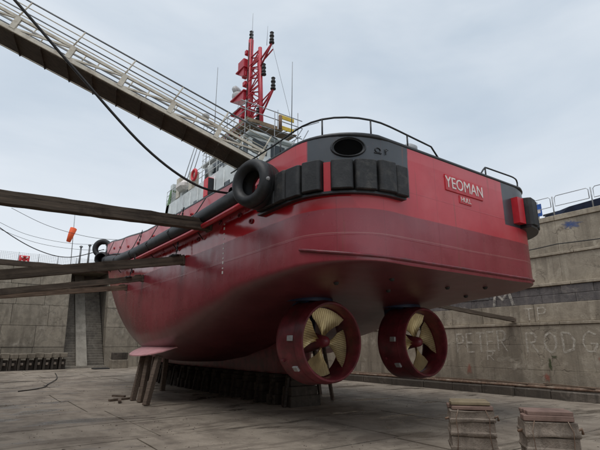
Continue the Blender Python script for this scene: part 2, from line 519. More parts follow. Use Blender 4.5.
# ================================================================ SETTING
FX0, FX1, FY0, FY1 = 0.4, 23.9, -14.0, 62.0
fl = MB().box(-3, 30, FY0 - 2, 78, -0.6, -0.03).build('dock_floor', 'floor_base')
fl['kind'] = 'structure'
rs = random.Random(3)
ncol = 5
rows = []
y = FY0
while y < 63:
    h = rs.uniform(2.9, 4.4)
    rows.append((y, min(y + h, 63.2)))
    y += h
for (ya, yb) in rows:
    xs = [FX0 - 0.6] + sorted(FX0 + (FX1 - FX0) * (k + rs.uniform(-0.22, 0.22)) / ncol for k in range(1, ncol)) + [FX1 + 1.4]
    for a, b in zip(xs, xs[1:]):
        g = 0.022
        z = rs.uniform(-0.009, 0.009)
        t = [rs.uniform(-0.02, 0.02) for _ in range(4)]
        m = MB()
        nx, ny = 5, 4
        vv = []
        for j in range(ny + 1):
            for i in range(nx + 1):
                px = a + g + (b - a - 2 * g) * i / nx
                py = ya + g + (yb - ya - 2 * g) * j / ny
                if i in (0, nx): px += rs.uniform(-0.012, 0.012)
                if j in (0, ny): py += rs.uniform(-0.014, 0.014)
                vv.append((px, py, z + rs.uniform(-0.005, 0.005) + t[0] * 0.4 * i / nx + t[1] * 0.4 * j / ny))
        ff = [(j * (nx + 1) + i, j * (nx + 1) + i + 1, (j + 1) * (nx + 1) + i + 1, (j + 1) * (nx + 1) + i) for j in range(ny) for i in range(nx)]
        rim = [i for i in range(nx + 1)] + [j * (nx + 1) + nx for j in range(1, ny + 1)] + [ny * (nx + 1) + i for i in range(nx - 1, -1, -1)] + [j * (nx + 1) for j in range(ny - 1, 0, -1)]
        o = len(vv)
        vv += [(vv[k][0], vv[k][1], -0.08) for k in rim]
        nr = len(rim)
        ff += [(rim[k], o + k, o + (k + 1) % nr, rim[(k + 1) % nr]) for k in range(nr)]
        m.add(vv, ff)
        m.build('slab', 'floor', fl)

def quay(name, x0, x1, y0, y1, z):
    o = MB().box(x0, x1, y0, y1, z - 0.5, z).build(name, 'quay')
    o['kind'] = 'structure'
    return o
quay('quay_ground', 27.2, 400, -100, 420, 9.72)
quay('head_quay_ground', -400, 27.1, 69.2, 420, 11.9)
quay('near_quay_ground', -400, -3.4, -100, 420, 9.74)

def courses(root, face, depth, z0, z1, n, y0, y1, ln, mat, seed, axis='x', gap=0.012, jit=0.015, bev=0.02):
    r_ = random.Random(seed)
    hh = (z1 - z0) / n
    for k in range(n):
        p = y0 - r_.uniform(0, ln)
        while p < y1:
            q = p + ln * r_.uniform(0.7, 1.35)
            a, b = max(p, y0), min(q, y1)
            if b - a > 0.15:
                d = r_.uniform(-jit, jit)
                if axis == 'x':
                    MB().cbox(face + d, face + depth, a + gap, b - gap, z0 + k * hh + gap, z0 + (k + 1) * hh - gap, bev).build('stone_block', mat, root)
                else:
                    MB().cbox(a + gap, b - gap, face + d, face + depth, z0 + k * hh + gap, z0 + (k + 1) * hh - gap, bev).build('stone_block', mat, root)
            p = q

WX = 25.0
wr = thing('dock_wall', 'stepped stone and concrete side wall of the dry dock with chalk graffiti behind the stern', 'wall', (WX, 20, 0))
for x0, z0, z1 in ((25.06, -0.3, 3.76), (25.36, 3.7, 4.76), (25.56, 4.7, 5.84), (25.96, 5.8, 7.55), (26.26, 7.5, 9.66)):
    MB().box(x0, 27.4, -14, 69, z0, z1 - 0.02).build('wall_core', 'joint', wr)
courses(wr, 25.0, 0.5, 0.02, 2.62, 2, -6, 64, 4.4, 'wall', 1, gap=0.004, bev=0.009, jit=0.008)
courses(wr, 25.0, 0.5, 2.62, 3.62, 1, -6, 64, 4.6, 'wall', 2, gap=0.004, bev=0.009, jit=0.008)
courses(wr, 24.94, 0.6, 3.62, 3.80, 1, -6, 64, 2.6, 'wall_pale', 3)
courses(wr, 25.3, 0.5, 3.80, 4.78, 1, -6, 64, 2.6, 'wall', 4, bev=0.015)
courses(wr, 25.5, 0.5, 4.78, 5.70, 2, -6, 64, 2.1, 'wall_dark', 5, jit=0.03, bev=0.02, gap=0.005)
courses(wr, 25.42, 0.7, 5.70, 5.88, 1, -6, 64, 2.8, 'wall_pale', 6)
courses(wr, 25.9, 0.5, 5.88, 7.42, 1, -6, 64, 4.2, 'wall', 7, gap=0.004, bev=0.009, jit=0.008)
courses(wr, 25.82, 0.7, 7.42, 7.58, 1, -6, 64, 2.8, 'wall_pale', 8)
courses(wr, 26.2, 0.5, 7.58, 9.42, 1, -6, 64, 5.0, 'wall', 9, gap=0.004, bev=0.009, jit=0.008)
courses(wr, 26.12, 1.2, 9.42, 9.74, 1, -6, 64, 2.4, 'wall_pale', 10)

# chalk lettering on the wall
def strokes(name, polys, y0, z0, sx, sz, wd, mat, x, parent, seed=1):
    r_ = random.Random(seed)
    m = MB()
    for ply in polys:
        pts = [Vector((y0 - u * sx + r_.uniform(-.01, .01), z0 + v * sz + r_.uniform(-.01, .01), 0)) for u, v in ply]
        for a, b in zip(pts, pts[1:]):
            d = (b - a)
            if d.length < 1e-4:
                continue
            nn = Vector((-d.y, d.x, 0)).normalized() * wd * r_.uniform(0.35, 0.6)
            e = d.normalized() * wd * 0.2
            q = [a - e + nn, a - e - nn, b + e - nn, b + e + nn]
            xx = x - r_.uniform(0, 0.003)
            m.add([(xx, p.x, p.y) for p in q] , [(0, 1, 2, 3)])
    return m.build(name, mat, parent)
G = {
 'P': [[(0, 0), (0.02, 1), (.45, 1), (.6, .8), (.5, .55), (.02, .48)]],
 'E': [[(.55, 1), (0, .98), (0, 0), (.58, .02)], [(0, .5), (.45, .52)]],
 'T': [[(0, 1), (.7, .97)], [(.34, 1), (.33, 0)]],
 'R': [[(0, 0), (0, 1), (.45, 1), (.62, .8), (.5, .55), (0, .5)], [(.25, .5), (.65, 0)]],
 'O': [[(.35, 0), (.08, .2), (0, .55), (.15, .9), (.4, 1), (.65, .8), (.7, .4), (.55, .08), (.35, 0)]],
 'D': [[(0, 0), (0, 1), (.4, .95), (.65, .6), (.55, .15), (0, 0)]],
 'G': [[(.7, .85), (.4, 1), (.1, .8), (0, .4), (.2, .05), (.55, .05), (.72, .4), (.42, .42)]],
 'M': [[(0, 0), (.1, 1), (.38, .4), (.66, 1), (.8, 0)]],
}
def write(word, y0, z0, adv, sx, sz, wd, x, seed=1, dz=0.0):
    polys = []
    for i, ch in enumerate(word):
        for p in G.get(ch, []):
            polys.append([(u + i * adv, v + dz * i) for u, v in p])
    return strokes('chalk_lettering', polys, y0, z0, sx, sz, wd, 'chalk', x, wr, seed)
FXW = 24.985
write('PETER', 17.9, 2.15, 0.86, 0.80, 1.1, 0.10, FXW, 1, 0.03)
write('RODG', 13.45, 2.22, 1.08, 0.88, 1.0, 0.11, FXW, 2, 0.01)
write('R', 15.9, 1.75, 0.86, 0.6, 0.5, 0.08, FXW, 5)
write('TP', 13.55, 3.95, 1.0, 0.75, 0.62, 0.075, 25.28, 3)
write('M', 15.4, 4.86, 1.0, 1.5, 0.8, 0.16, 25.40, 4)
def splat(name, x, yc, zc, ry, rz, mat, seed):
    r_ = random.Random(seed)
    n = 26
    pts = []
    for k in range(n):
        a = 2 * PI * k / n
        q = r_.uniform(0.55, 1.1)
        pts.append((x, yc + ry * q * math.cos(a), zc + rz * q * math.sin(a)))
    mid = [(x, (p[1] + yc) / 2, (p[2] + zc) / 2) for p in pts]
    o = MB().add([(x, yc, zc)] + mid + pts, [(0, 1 + k, 1 + (k + 1) % n) for k in range(n)] + [(1 + k, 1 + n + k, 1 + n + (k + 1) % n, 1 + (k + 1) % n) for k in range(n)]).build(name, mat, wr)
    at_ = o.data.attributes.new('cover', 'FLOAT', 'POINT')
    at_.data.foreach_set('value', [1.0] + [0.75] * n + [0.0] * n)
splat('spray_patch', 24.982, 12.6, 0.95, 0.26, 0.34, 'redspray', 1)
splat('growth_patch', 24.984, 12.35, 1.6, 0.13, 0.55, 'moss', 2)
splat('growth_patch', 24.984, 12.1, 2.0, 0.22, 0.12, 'moss', 3)
splat('spray_patch', 24.982, 17.2, 1.2, 0.28, 0.4, 'redspray', 4)
splat('spray_patch', 24.982, 9.9, 1.9, 0.2, 0.18, 'redspray', 5)
splat('blue_spray_patch', 26.188, 10.8, 9.05, 0.75, 0.33, 'bluespray', 7)
splat('growth_patch', 25.41, 13.6, 5.8, 0.45, 0.10, 'moss', 9)
r_ = random.Random(44)
for k in range(5):
    splat('lime_stain', 24.99 - .0004 * k, r_.uniform(7, 26), r_.uniform(.5, 2.9), r_.uniform(.5, 1.3), r_.uniform(.25, .6), 'lime', 50 + k)
# service cable hung along the upper wall
pth = []
for k in range(60):
    yy = -5 + k * 1.1
    pth.append((25.85, yy, 8.02 - 0.12 * abs(math.sin(yy * 0.55))))
MB().tube(pth, 0.028, 5).build('wall_cable', 'cable', wr)

# kerb with pipes and planks
kr = thing('kerb', 'dark low stone kerb along the foot of the side wall carrying pipes', 'kerb', (24.3, 20, 0))
r_ = random.Random(12)
yy = -6
while yy < 62:
    ln = r_.uniform(1.8, 3.0)
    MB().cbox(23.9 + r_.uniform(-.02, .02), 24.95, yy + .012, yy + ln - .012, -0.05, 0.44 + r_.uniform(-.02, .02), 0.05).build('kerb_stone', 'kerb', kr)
    yy += ln
def pipe(label, x, z, r, y0, y1, mat, seed, amp=0.06):
    q = random.Random(seed)
    ph = q.uniform(0, 6)
    p = []
    n = 50
    for k in range(n + 1):
        t = y0 + (y1 - y0) * k / n
        p.append((x + amp * math.sin(t * 0.6 + ph) + 0.4 * amp * math.sin(t * 1.9 + ph), t, z))
    return tag(MB().tube(p, r, 7).build('pipe', mat), label, 'pipe')
pipe('thick rusty pipe running along the front of the low kerb', 24.12, 0.53, 0.075, 2, 55, 'rust', 1)
pipe('pale pipe running along the kerb close to the wall', 24.75, 0.56, 0.095, -4, 58, 'shore_pale', 2, 0.03)
pipe('thin dark hose lying between the pipes on the kerb', 24.45, 0.50, 0.045, 0, 50, 'cable', 3, 0.1)
for i, (a, b, dx) in enumerate(((13.2, 16.4, 0.25), (15.2, 19.0, -0.2), (10.0, 12.6, 0.3), (20, 24, 0.2))):
    lab = ['short loose plank slanting on the kerb below the name letters', 'long loose plank lying on the kerb right of the nozzle', 'loose plank on the kerb near the right edge', 'loose plank on the kerb behind the right nozzle'][i]
    tag(MB().bar((24.3 - dx / 2, a, 0.64), (24.3 + dx, b, 0.68), 0.16, 0.05).build('plank', 'shore_pale'), lab, 'plank', 'planks on the kerb')

# near side wall, altar and the far head of the dock
nw = thing('dock_wall', 'stepped near side wall of the dock on the left, outside the picture', 'wall', (-2, 20, 0))
for x1, z0, z1 in ((0.4, -0.3, 1.0), (-1.2, 1.0, 4.0), (-2.0, 4.0, 7.0), (-2.8, 7.0, 9.72)):
    MB().box(-4.2, x1, -14, 66, z0, z1 - 0.003).build('wall_course', 'wall', nw)

HY = 60.0
hw = thing('head_wall', 'far dock head wall of large grey concrete panels with a stone stairway', 'wall', (6, HY, 0))
def head_strip(x0, x1, nrow, seed, ln):
    q = random.Random(seed)
    for k in range(nrow):
        z0 = k * 2.38
        z1 = z0 + 2.38
        ya = HY + z0 * 0.16
        yb = HY + z1 * 0.16
        p = x0
        while p < x1 - 0.2:
            e = min(p + ln * q.uniform(0.85, 1.2), x1)
            if x1 - e < 1.2: e = x1
            g = 0.02
            d = q.uniform(-0.03, 0.03)
            MB().hexa([(p + g, ya + d, z0 + g), (e - g, ya + d, z0 + g), (e - g, ya + 1.2, z0 + g), (p + g, ya + 1.2, z0 + g),
                       (p + g, yb + d, z1 - g), (e - g, yb + d, z1 - g), (e - g, yb + 1.2, z1 - g), (p + g, yb + 1.2, z1 - g)]).build('panel', 'head', hw)
            p = e
head_strip(-3.0, 9.55, 5, 21, 3.2)
head_strip(14.0, 26.0, 5, 22, 3.4)
MB().hexa([(-4, HY + .1, -.3), (9.5, HY + .1, -.3), (9.5, HY + 9, -.3), (-4, HY + 9, -.3), (-4, HY + 2.0, 11.85), (9.5, HY + 2.0, 11.85), (9.5, HY + 9, 11.85), (-4, HY + 9, 11.85)]).build('wall_core', 'joint', hw)
MB().hexa([(14.05, HY + .1, -.3), (27, HY + .1, -.3), (27, HY + 9, -.3), (14.05, HY + 9, -.3), (14.05, HY + 2.0, 11.85), (27, HY + 2.0, 11.85), (27, HY + 9, 11.85), (14.05, HY + 9, 11.85)]).build('wall_core', 'joint', hw)
MB().box(-3, 26.9, HY + 1.86, HY + 9.2, 11.86, 12.1).build('coping', 'wall_pale', hw)
st = thing('stone_staircase', 'twin flights of worn stone steps either side of a smooth slide in the head wall', 'stairs', (11.8, HY, 0))
NS = 40
for k in range(NS):
    z0 = k * 0.296
    y0 = HY - 0.4 + k * 0.215
    for xa, xb in ((9.6, 10.85), (12.05, 13.95)):
        MB().cbox(xa, xb, y0, y0 + 0.5 + 0.215, z0 - 0.3, z0 + 0.296, 0.025).build('step', 'stair', st)
MB().hexa([(10.86, HY - 0.7, -.1), (12.04, HY - 0.7, -.1), (12.04, HY + 9, -.1), (10.86, HY + 9, -.1),
           (10.86, HY - 0.7, .25), (12.04, HY - 0.7, .25), (12.04, HY + 8.0, 12.1), (10.86, HY + 8.0, 12.1)]).build('slide', 'slide', st)
MB().box(9.5, 14.1, HY - 1.1, HY - 0.42, -0.02, 0.22).build('landing', 'slide', st)

# stack of old dock blocks in front of the head wall
def far_block(x, yv, wv, hv, i):
    t = thing('dock_block', 'spare hollow concrete dock block in the row at the foot of the far wall', 'block', (x, yv, 0), 'spare blocks in a row at the far wall')
    MB().cbox(x - wv / 2, x + wv / 2, yv, yv + 1.2, hv * .72, hv, .04).build('top_slab', 'head', t)
    MB().cbox(x - wv / 2, x - wv / 2 + .24, yv + .03, yv + 1.2, -.02, hv * .72 - .003, .03).build('web', 'kblock', t)
    MB().cbox(x - wv / 2 + .24 + .004, x + wv / 2 - .04, yv + .45, yv + 1.1, -.02, hv * .6, .03).build('core', 'kblock', t)
    MB().cbox(x - wv / 2 + .26, x + wv / 2 - .25, yv + .1, yv + .44, hv * .30, hv * .45, .03).build('rib', 'block', t)
    return t
r_ = random.Random(31)
for i in range(11):
    far_block(1.2 + i * 0.80, 56.2 + i * 0.16, 0.76, 1.75 + r_.uniform(-.06, .06), i)
t = thing('dock_block', 'large isolated block stack right of the stair foot beside the hull', 'block', (15.0, 57, 0))
MB().cbox(14.1, 15.9, 56.4, 57.8, -.02, .95, .05).build('base', 'head', t)
MB().cbox(14.2, 15.8, 56.5, 57.7, .953, 1.75, .05).build('top', 'kblock', t)
tag(MB().cbox(11.9, 13.6, 55.2, 56.3, -.02, .14, .03).build('steel_plate', 'cable'), 'dark flat plate lying on the dock floor before the stairs', 'plate')

# fence, lifebuoy and windsock on the head quay
fe = thing('mesh_fence', 'pale wire mesh fence along the top of the far wall', 'fence', (8, HY + 2.6, 12.1))
FYY = HY + 2.6
for i in range(14):
    x = -2.6 + i * 2.1
    MB().tube([(x, FYY, 12.1), (x, FYY, 13.35)], 0.04, 6).build('post', 'steel', fe)
m = MB()
for i in range(140):
    x = -2.6 + i * 0.196
    m.bar((x, FYY, 12.18), (x, FYY, 13.3), 0.018, 0.018, (0, 1, 0))
for k in range(7):
    m.bar((-2.6, FYY, 12.2 + k * 0.18), (24.7, FYY, 12.2 + k * 0.18), 0.018, 0.018)
m.build('wire_mesh', 'steel', fe, kind='stuff')
tc_ = Matrix.Translation((4.3, HY + 2.2, 12.45)) @ Matrix.Rotation(R(90), 4, 'X')
lb = thing('lifebuoy', 'red lifebuoy with white bands on a stand at the far quay edge', 'lifebuoy', (4.3, HY + 2.2, 12.1))
MB().lathe([(0.36 + .13 * math.cos(a), .13 * math.sin(a)) for a in [2 * PI * k / 10 for k in range(10)]], 24, tc_, True).build('ring', 'buoy', lb)
for s_ in (0, 1, 2, 3):
    a = R(45 + 90 * s_)
    MB().lathe([(.15, -.08), (.15, .08)], 10, Matrix.Translation((4.3 + .36 * math.cos(a), HY + 2.2, 12.45 + .36 * math.sin(a))) @ Matrix.Rotation(a, 4, (0, -1, 0)) @ Matrix()).build('band', 'letter', lb)
MB().cbox(3.75, 4.85, HY + 2.36, HY + 2.42, 11.95, 12.95, .02).build('backboard', 'buoy', lb)
wsx = thing('windsock', 'orange windsock hanging limp from a thin pole on the far quay', 'windsock', (9.5, HY + 3.2, 12.1))
MB().tube([(9.5, HY + 3.2, 12.0), (9.15, HY + 3.2, 20.5)], 0.045, 6).build('pole', 'steel', wsx)
MB().tube([(9.28, HY + 3.2, 17.2), (9.05, HY + 3.1, 16.3), (8.85, HY + 3.1, 15.4)], [.42, .36, .26], 10).build('sock', 'orange', wsx)

# railing, sign and covered launch on the right quay
rl = thing('quay_railing', 'light grey tubular safety railing along the top of the dock side wall', 'railing', (26.5, 20, 9.74))
for i in range(22):
    y = 3.5 + i * 2.05
    MB().tube([(26.5, y, 9.7), (26.5, y, 10.95)], 0.035, 6).build('post', 'steel', rl)
    if i < 21:
        a, b = y + 0.12, y + 1.93
        MB().tube([(26.5, a, 10.35), (26.5, a, 10.85), (26.5, a + .1, 10.95), (26.5, b - .1, 10.95), (26.5, b, 10.85), (26.5, b, 10.35), (26.5, a, 10.35)], 0.022, 5).build('loop', 'steel', rl)
sg = thing('notice_board', 'small blue and white notice on a post by the quay railing', 'sign', (26.7, 12.7, 9.74))
MB().tube([(26.75, 12.7, 9.7), (26.75, 12.7, 10.9)], 0.03, 6).build('post', 'steel', sg)
MB().cbox(26.66, 26.70, 12.45, 12.95, 10.0, 10.75, .01).build('board', 'blue', sg)
MB().box(26.652, 26.657, 12.52, 12.88, 10.2, 10.42).build('white_panel', 'letter', sg)
lr = thing('moored_launch', 'dark navy boat hull showing above the quay behind the railing', 'boat', (30, 9, 9.74))
m = MB()
for y0, y1, w0, w1, h0, h1 in ((13.3, 11.5, .25, .9, .75, .85), (11.5, 8, .9, 1.1, .85, 1.0), (8, -2, 1.1, 1.1, 1.0, 1.15)):
    m.hexa([(29 - w0 * .4, y0, 9.75), (29 - w1 * .4, y1, 9.75), (29 + w1 * .4, y1, 9.75), (29 + w0 * .4, y0, 9.75),
            (29 - w0, y0, 9.75 + h0), (29 - w1, y1, 9.75 + h1), (29 + w1, y1, 9.75 + h1), (29 + w0, y0, 9.75 + h0)])
m.build('hull', 'navy', lr)
MB().bar((27.95, -2, 10.93), (28.6, 13.3, 10.53), .08, .10).build('rubbing_strake', 'black', lr)

# ================================================================ TUG
tug = thing('tugboat', 'red tugboat with twin propeller nozzles standing on blocks in the dry dock', 'boat', (XC, 20, 1.3))

RC = 2.0
def hb(Y):
    r = RC
    base = 5.35
    if Y < YT + r:
        return base - r + math.sqrt(max(0, r * r - (r - (Y - YT)) ** 2))
    if Y > 25:
        t = min(1, (Y - 25) / 18.8)
        return base * max(0, 1 - t ** 2.8) ** 0.55
    return base
ZD = [(8, 8.32), (14, 8.36), (20, 8.46), (24, 8.55), (29, 9.05), (34, 9.75), (38, 10.4), (44, 11.3)]
ZK = [(8.25, 4.72), (11, 4.42), (13.6, 4.1), (15.8, 3.45), (17.6, 2.95), (19.6, 2.4), (22, 1.95), (24.5, 1.7), (33, 1.7), (36, 1.95), (39, 3.2), (41.5, 5.4), (43.5, 9.0)]
ZS = [(8.25, 4.86), (10, 5.10), (13, 5.35), (16, 5.3), (20, 5.0), (24, 5.4), (28, 7.6), (32, 9.2), (38, 10.2), (43.8, 10.9)]
EN = [(8.25, 10), (11, 8), (14, 6.5), (18, 5.2), (22, 5.0), (25, 4.1), (28, 3.0), (32, 2.15), (36, 1.75), (40, 1.6), (43.8, 1.6)]
def zd(Y): return interp(Y, ZD)
def section(Y):
    b = hb(Y); d = zd(Y); k = interp(Y, ZK); s_ = min(interp(Y, ZS), d - .05); n = interp(Y, EN)
    k = min(k, s_ - 0.02)
    pts = []
    N1 = 8
    fl_ = max(0, min(1, (Y - 28) / 12)) * 0.0
    for i in range(N1):
        pts.append((b, d + (s_ - d) * i / N1))
    N2 = 22
    for i in range(N2 + 1):
        a = PI / 2 * i / N2
        ca, sa = max(0, math.cos(a)), math.sin(a)
        pts.append((b * ca ** (2 / n), s_ - (s_ - k) * sa ** (2 / n)))
    return pts
def hb_at(Y, z):
    pts = section(Y)
    for (x0, z0), (x1, z1) in zip(pts, pts[1:]):
        if z0 >= z >= z1:
            t = (z0 - z) / max(1e-6, z0 - z1)
            return x0 + (x1 - x0) * t
    return pts[0][0] if z > pts[0][1] else 0.0
ST = [YT + RC * (1 - math.cos(PI / 2 * k / 14)) for k in range(15)]
ST += [YT + RC + 0.6 * k for k in range(1, 26)]
y = ST[-1]
while y < 42:
    y += 0.6
    ST.append(min(y, 42.4))
ST += [42.7, 43.0, 43.3, 43.55, 43.7, 43.78]
secs = [section(Y) for Y in ST]
NP = len(secs[0])
m = MB()
vv = []; ff = []
for Y, sc_ in zip(ST, secs):
    for x, z in sc_:
        vv.append((XC - x, Y, z))
    for x, z in sc_:
        vv.append((XC + x, Y, z))
W2 = 2 * NP
for i in range(len(ST) - 1):
    for j in range(NP - 1):
        a = i * W2 + j
        ff.append((a, a + 1, a + W2 + 1, a + W2))
        a += NP
        ff.append((a, a + W2, a + W2 + 1, a + 1))
for j in range(NP - 2):
    ff.append((j, NP + j, NP + j + 1, j + 1))
ff.append((NP - 2, NP + NP - 2, NP - 1))
m.add(vv, ff, True)
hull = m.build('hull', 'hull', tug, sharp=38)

# bulwark inner face, deck and cap rail
m = MB()
for sgn in (-1, 1):
    vv = []
    for Y in ST[:-3]:
        b = max(0.02, hb(Y) - 0.14)
        Yi = max(Y, YT + 0.14)
        vv += [(XC + sgn * b, Yi, zd(Y) - .01), (XC + sgn * b, Yi, zd(Y) - 1.05), (XC, Yi, zd(Y) - 0.98)]
    n = len(vv) // 3
    ff = []
    for i in range(n - 1):
        for j in (0, 1):
            ff.append((3 * i + j, 3 * i + 3 + j, 3 * i + 4 + j, 3 * i + 1 + j))
    m.add(vv, ff)
m.build('deck', 'deck', tug)
path = [(XC - hb(Y) + .06, max(Y, YT + .05), zd(Y) + .02) for Y in reversed(ST[:-2])]
path += [(XC + hb(Y) - .06, max(Y, YT + .05), zd(Y) + .02) for Y in ST[:-2]]
MB().tube(path, 0.075, 8).build('cap_rail', 'black', tug)
# thin shelf under the cap joining both faces
m = MB()
for sgn in (-1, 1):
    vv = []
    for Y in ST[:-3]:
        vv += [(XC + sgn * hb(Y), Y, zd(Y)), (XC + sgn * max(0.01, hb(Y) - 0.14), max(Y, YT + .14), zd(Y))]
    n = len(vv) // 2
    m.add(vv, [(2 * i, 2 * i + 1, 2 * i + 3, 2 * i + 2) for i in range(n - 1)])
m.build('bulwark_top', 'black', tug)

# chine strake round the stern
ch = []
for k in range(15):
    Y = 9.9 - (9.9 - YT) * k / 14
    ch.append((Y, -1))
cp = []
for Y, s_ in ch:
    z = interp(Y, ZS) + .005 + (.06 * max(0, Y - 9.3))
    aa = math.acos(min(1, max(0, (RC - (Y - YT)) / RC)))
    cp.append((XC - hb(Y) - .02 * math.sin(aa), Y - .02 * math.cos(aa), z))
for k in range(1, 12):
    cp.append((XC - 3.35 + 6.7 * k / 12, YT - .02, 4.865))
for Y, s_ in reversed(ch):
    z = interp(Y, ZS) + .005
    aa = math.acos(min(1, max(0, (RC - (Y - YT)) / RC)))
    cp.append((XC + hb(Y) + .02 * math.sin(aa), Y - .02 * math.cos(aa), z))
MB().tube(cp, .045, 6).build('chine_strake', 'nozzle', tug)

# skeg and keel
m = MB()
kz = 1.32
pr_ = [(16.75, kz), (16.9, kz), (18.5, kz), (24, kz), (30, kz), (36, kz + .1), (38.2, 2.6)]
vv = []
for Y, z in pr_:
    wv = 0.10 if Y < 16.8 else (0.30 if Y < 17 else 0.42)
    top = interp(Y, ZK) + 0.35
    vv += [(XC - wv, Y, z), (XC + wv, Y, z), (XC + wv * 1.25, Y, top), (XC - wv * 1.25, Y, top)]
ff = [(0, 1, 2, 3)]
for i in range(len(pr_) - 1):
    a = 4 * i
    for j in range(4):
        ff.append((a + j, a + 4 + j, a + 4 + (j + 1) % 4, a + (j + 1) % 4))
ff.append(tuple(4 * (len(pr_) - 1) + j for j in (3, 2, 1, 0)))
m.add(vv, ff)
m.build('skeg', 'nozzle', tug)

# bilge keels: pale pink fins, tapered at both ends
for sgn in (-1, 1):
    m = MB(); vv = []
    n = 20
    for k in range(n + 1):
        Y = 20.6 + 6.2 * k / n
        e = math.sqrt(max(0, 1 - abs(2 * k / n - 1) ** 2.4))
        z = 2.52
        x = hb_at(Y, z) - 0.05
        o = 0.04 + 0.74 * e ** 0.8
        vv += [(XC + sgn * x, Y, z + .03), (XC + sgn * (x + o), Y, z - .42 * e + .02), (XC + sgn * (x + o), Y, z - .42 * e - .03), (XC + sgn * x, Y, z - .06)]
    ff = []
    for i in range(n):
        for j in range(4):
            ff.append((4 * i + j, 4 * i + 4 + j, 4 * i + 4 + (j + 1) % 4, 4 * i + (j + 1) % 4))
    m.add(vv, ff)
    m.build('bilge_keel', 'pink', tug)

# block fenders round the quarters: distance s runs from the side, round the corner, onto the transom
ARC = RC * PI / 2
def perim(s_, side):
    y0 = YT + RC
    if s_ < 0:                          # along the side, going forward
        Y = y0 - s_
        p = Vector((-hb(Y), Y, 0)); nn = Vector((-1, 0, 0)); tt = Vector((0, -1, 0))
    elif s_ < ARC:
        a = s_ / RC
        Y = y0 - RC * math.sin(a)
        p = Vector((-hb(max(YT, Y)), Y, 0))
        nn = Vector((-math.cos(a), -math.sin(a), 0)); tt = Vector((math.sin(a), -math.cos(a), 0))
    else:
        p = Vector((-hb(YT) + (s_ - ARC), YT, 0)); nn = Vector((0, -1, 0)); tt = Vector((1, 0, 0))
    if side > 0:
        p.x *= -1; nn.x *= -1; tt.x *= -1
    p.x += XC
    return p, nn, tt
def block_fender(s_, side, wd, z0, z1, dp, mat, par):
    p, nn, tt = perim(s_, side)
    bm = bmesh.new()
    wd += .025
    prof = [(-wd / 2, -.06), (wd / 2, -.06), (wd / 2, dp * .80), (wd * .40, dp), (-wd * .40, dp), (-wd / 2, dp * .80)]
    vb = [bm.verts.new(p + tt * a + nn * b + Vector((0, 0, z0))) for a, b in prof]
    vt = [bm.verts.new(p + tt * a + nn * b + Vector((0, 0, z1 - (.05 if b > .1 else 0)))) for a, b in prof]
    k = len(prof)
    bm.faces.new(vb); bm.faces.new(vt[::-1])
    for i in range(k):
        bm.faces.new((vb[i], vt[i], vt[(i + 1) % k], vb[(i + 1) % k]))
    bmesh.ops.recalc_face_normals(bm, faces=bm.faces)
    bmesh.ops.bevel(bm, geom=list(bm.edges), offset=.022, segments=1, affect='EDGES')
    bm.verts.index_update()
    mb = MB().add([v.co.copy() for v in bm.verts], [tuple(v.index for v in f.verts) for f in bm.faces])
    bm.free()
    fb = mb.build('fender_block', mat, par)
    for zz in (z0 + .2, z1 - .22):
        c = p + nn * (dp - .012) + Vector((0, 0, zz))
        q = nn.to_track_quat('Z', 'Y').to_matrix().to_4x4()
        MB().lathe([(0, .004), (.05, .004), (.055, -.01)], 8, Matrix.Translation(c) @ q).build('bolt', 'cable', fb)
    return fb
r_ = random.Random(5)
S0 = [-1.35, -0.84, -0.30, 0.28, 0.86, 1.66, 2.26, 2.86, 3.36]
WD = [.50, .50, .54, .56, .56, .58, .58, .56, .46]
for i, (s_, wv) in enumerate(zip(S0, WD)):
    block_fender(s_, -1, wv, 6.64 + r_.uniform(-.02, .02), 7.56 + r_.uniform(-.03, .06), .29, 'rubber_worn' if i in (2, 6, 7, 8) else 'rubber', tug)
for i in range(5):
    block_fender(ARC - 0.36 - i * 0.56, 1, .52, 6.8, 7.88, .46, 'rubber', tug)
# support channel under and red side plates
def perim_strip(s0, s1, side, d0, d1, z0, z1, mat, name):
    m = MB(); vv = []
    n = 24
    for k in range(n + 1):
        p, nn, tt = perim(s0 + (s1 - s0) * k / n, side)
        for d, z in ((d0, z0), (d1, z0), (d1, z1), (d0, z1)):
            q = p + nn * d
            vv.append((q.x, q.y, z))
    ff = []
    for i in range(n):
        for j in range(4):
            ff.append((4 * i + j, 4 * i + 4 + j, 4 * i + 4 + (j + 1) % 4, 4 * i + (j + 1) % 4))
    ff += [(3, 2, 1, 0), tuple(4 * n + j for j in range(4))]
    m.add(vv, ff)
    return m.build(name, mat, tug)
perim_strip(-1.7, 3.58, -1, -.03, .16, 6.56, 6.63, 'black', 'fender_shelf')
perim_strip(ARC - .08, -.4, 1, -.03, .40, 6.70, 6.79, 'black', 'fender_shelf')
perim_strip(ARC + .34, ARC - .06, 1, -.03, .24, 6.84, 7.80, 'red', 'fender_end_plate')
p, nn, tt = perim(1.26, -1)
m = MB(); vv = []
for a, b in ((-.10, -.02), (.10, -.02), (.10, .10), (-.10, .10)):
    q = p + tt * a + nn * b
    vv.append((q.x, q.y))
m.hexa([(x, y, 6.63) for x, y in vv] + [(x, y, 7.5) for x, y in vv])
m.build('fender_gap_plate', 'red', tug)

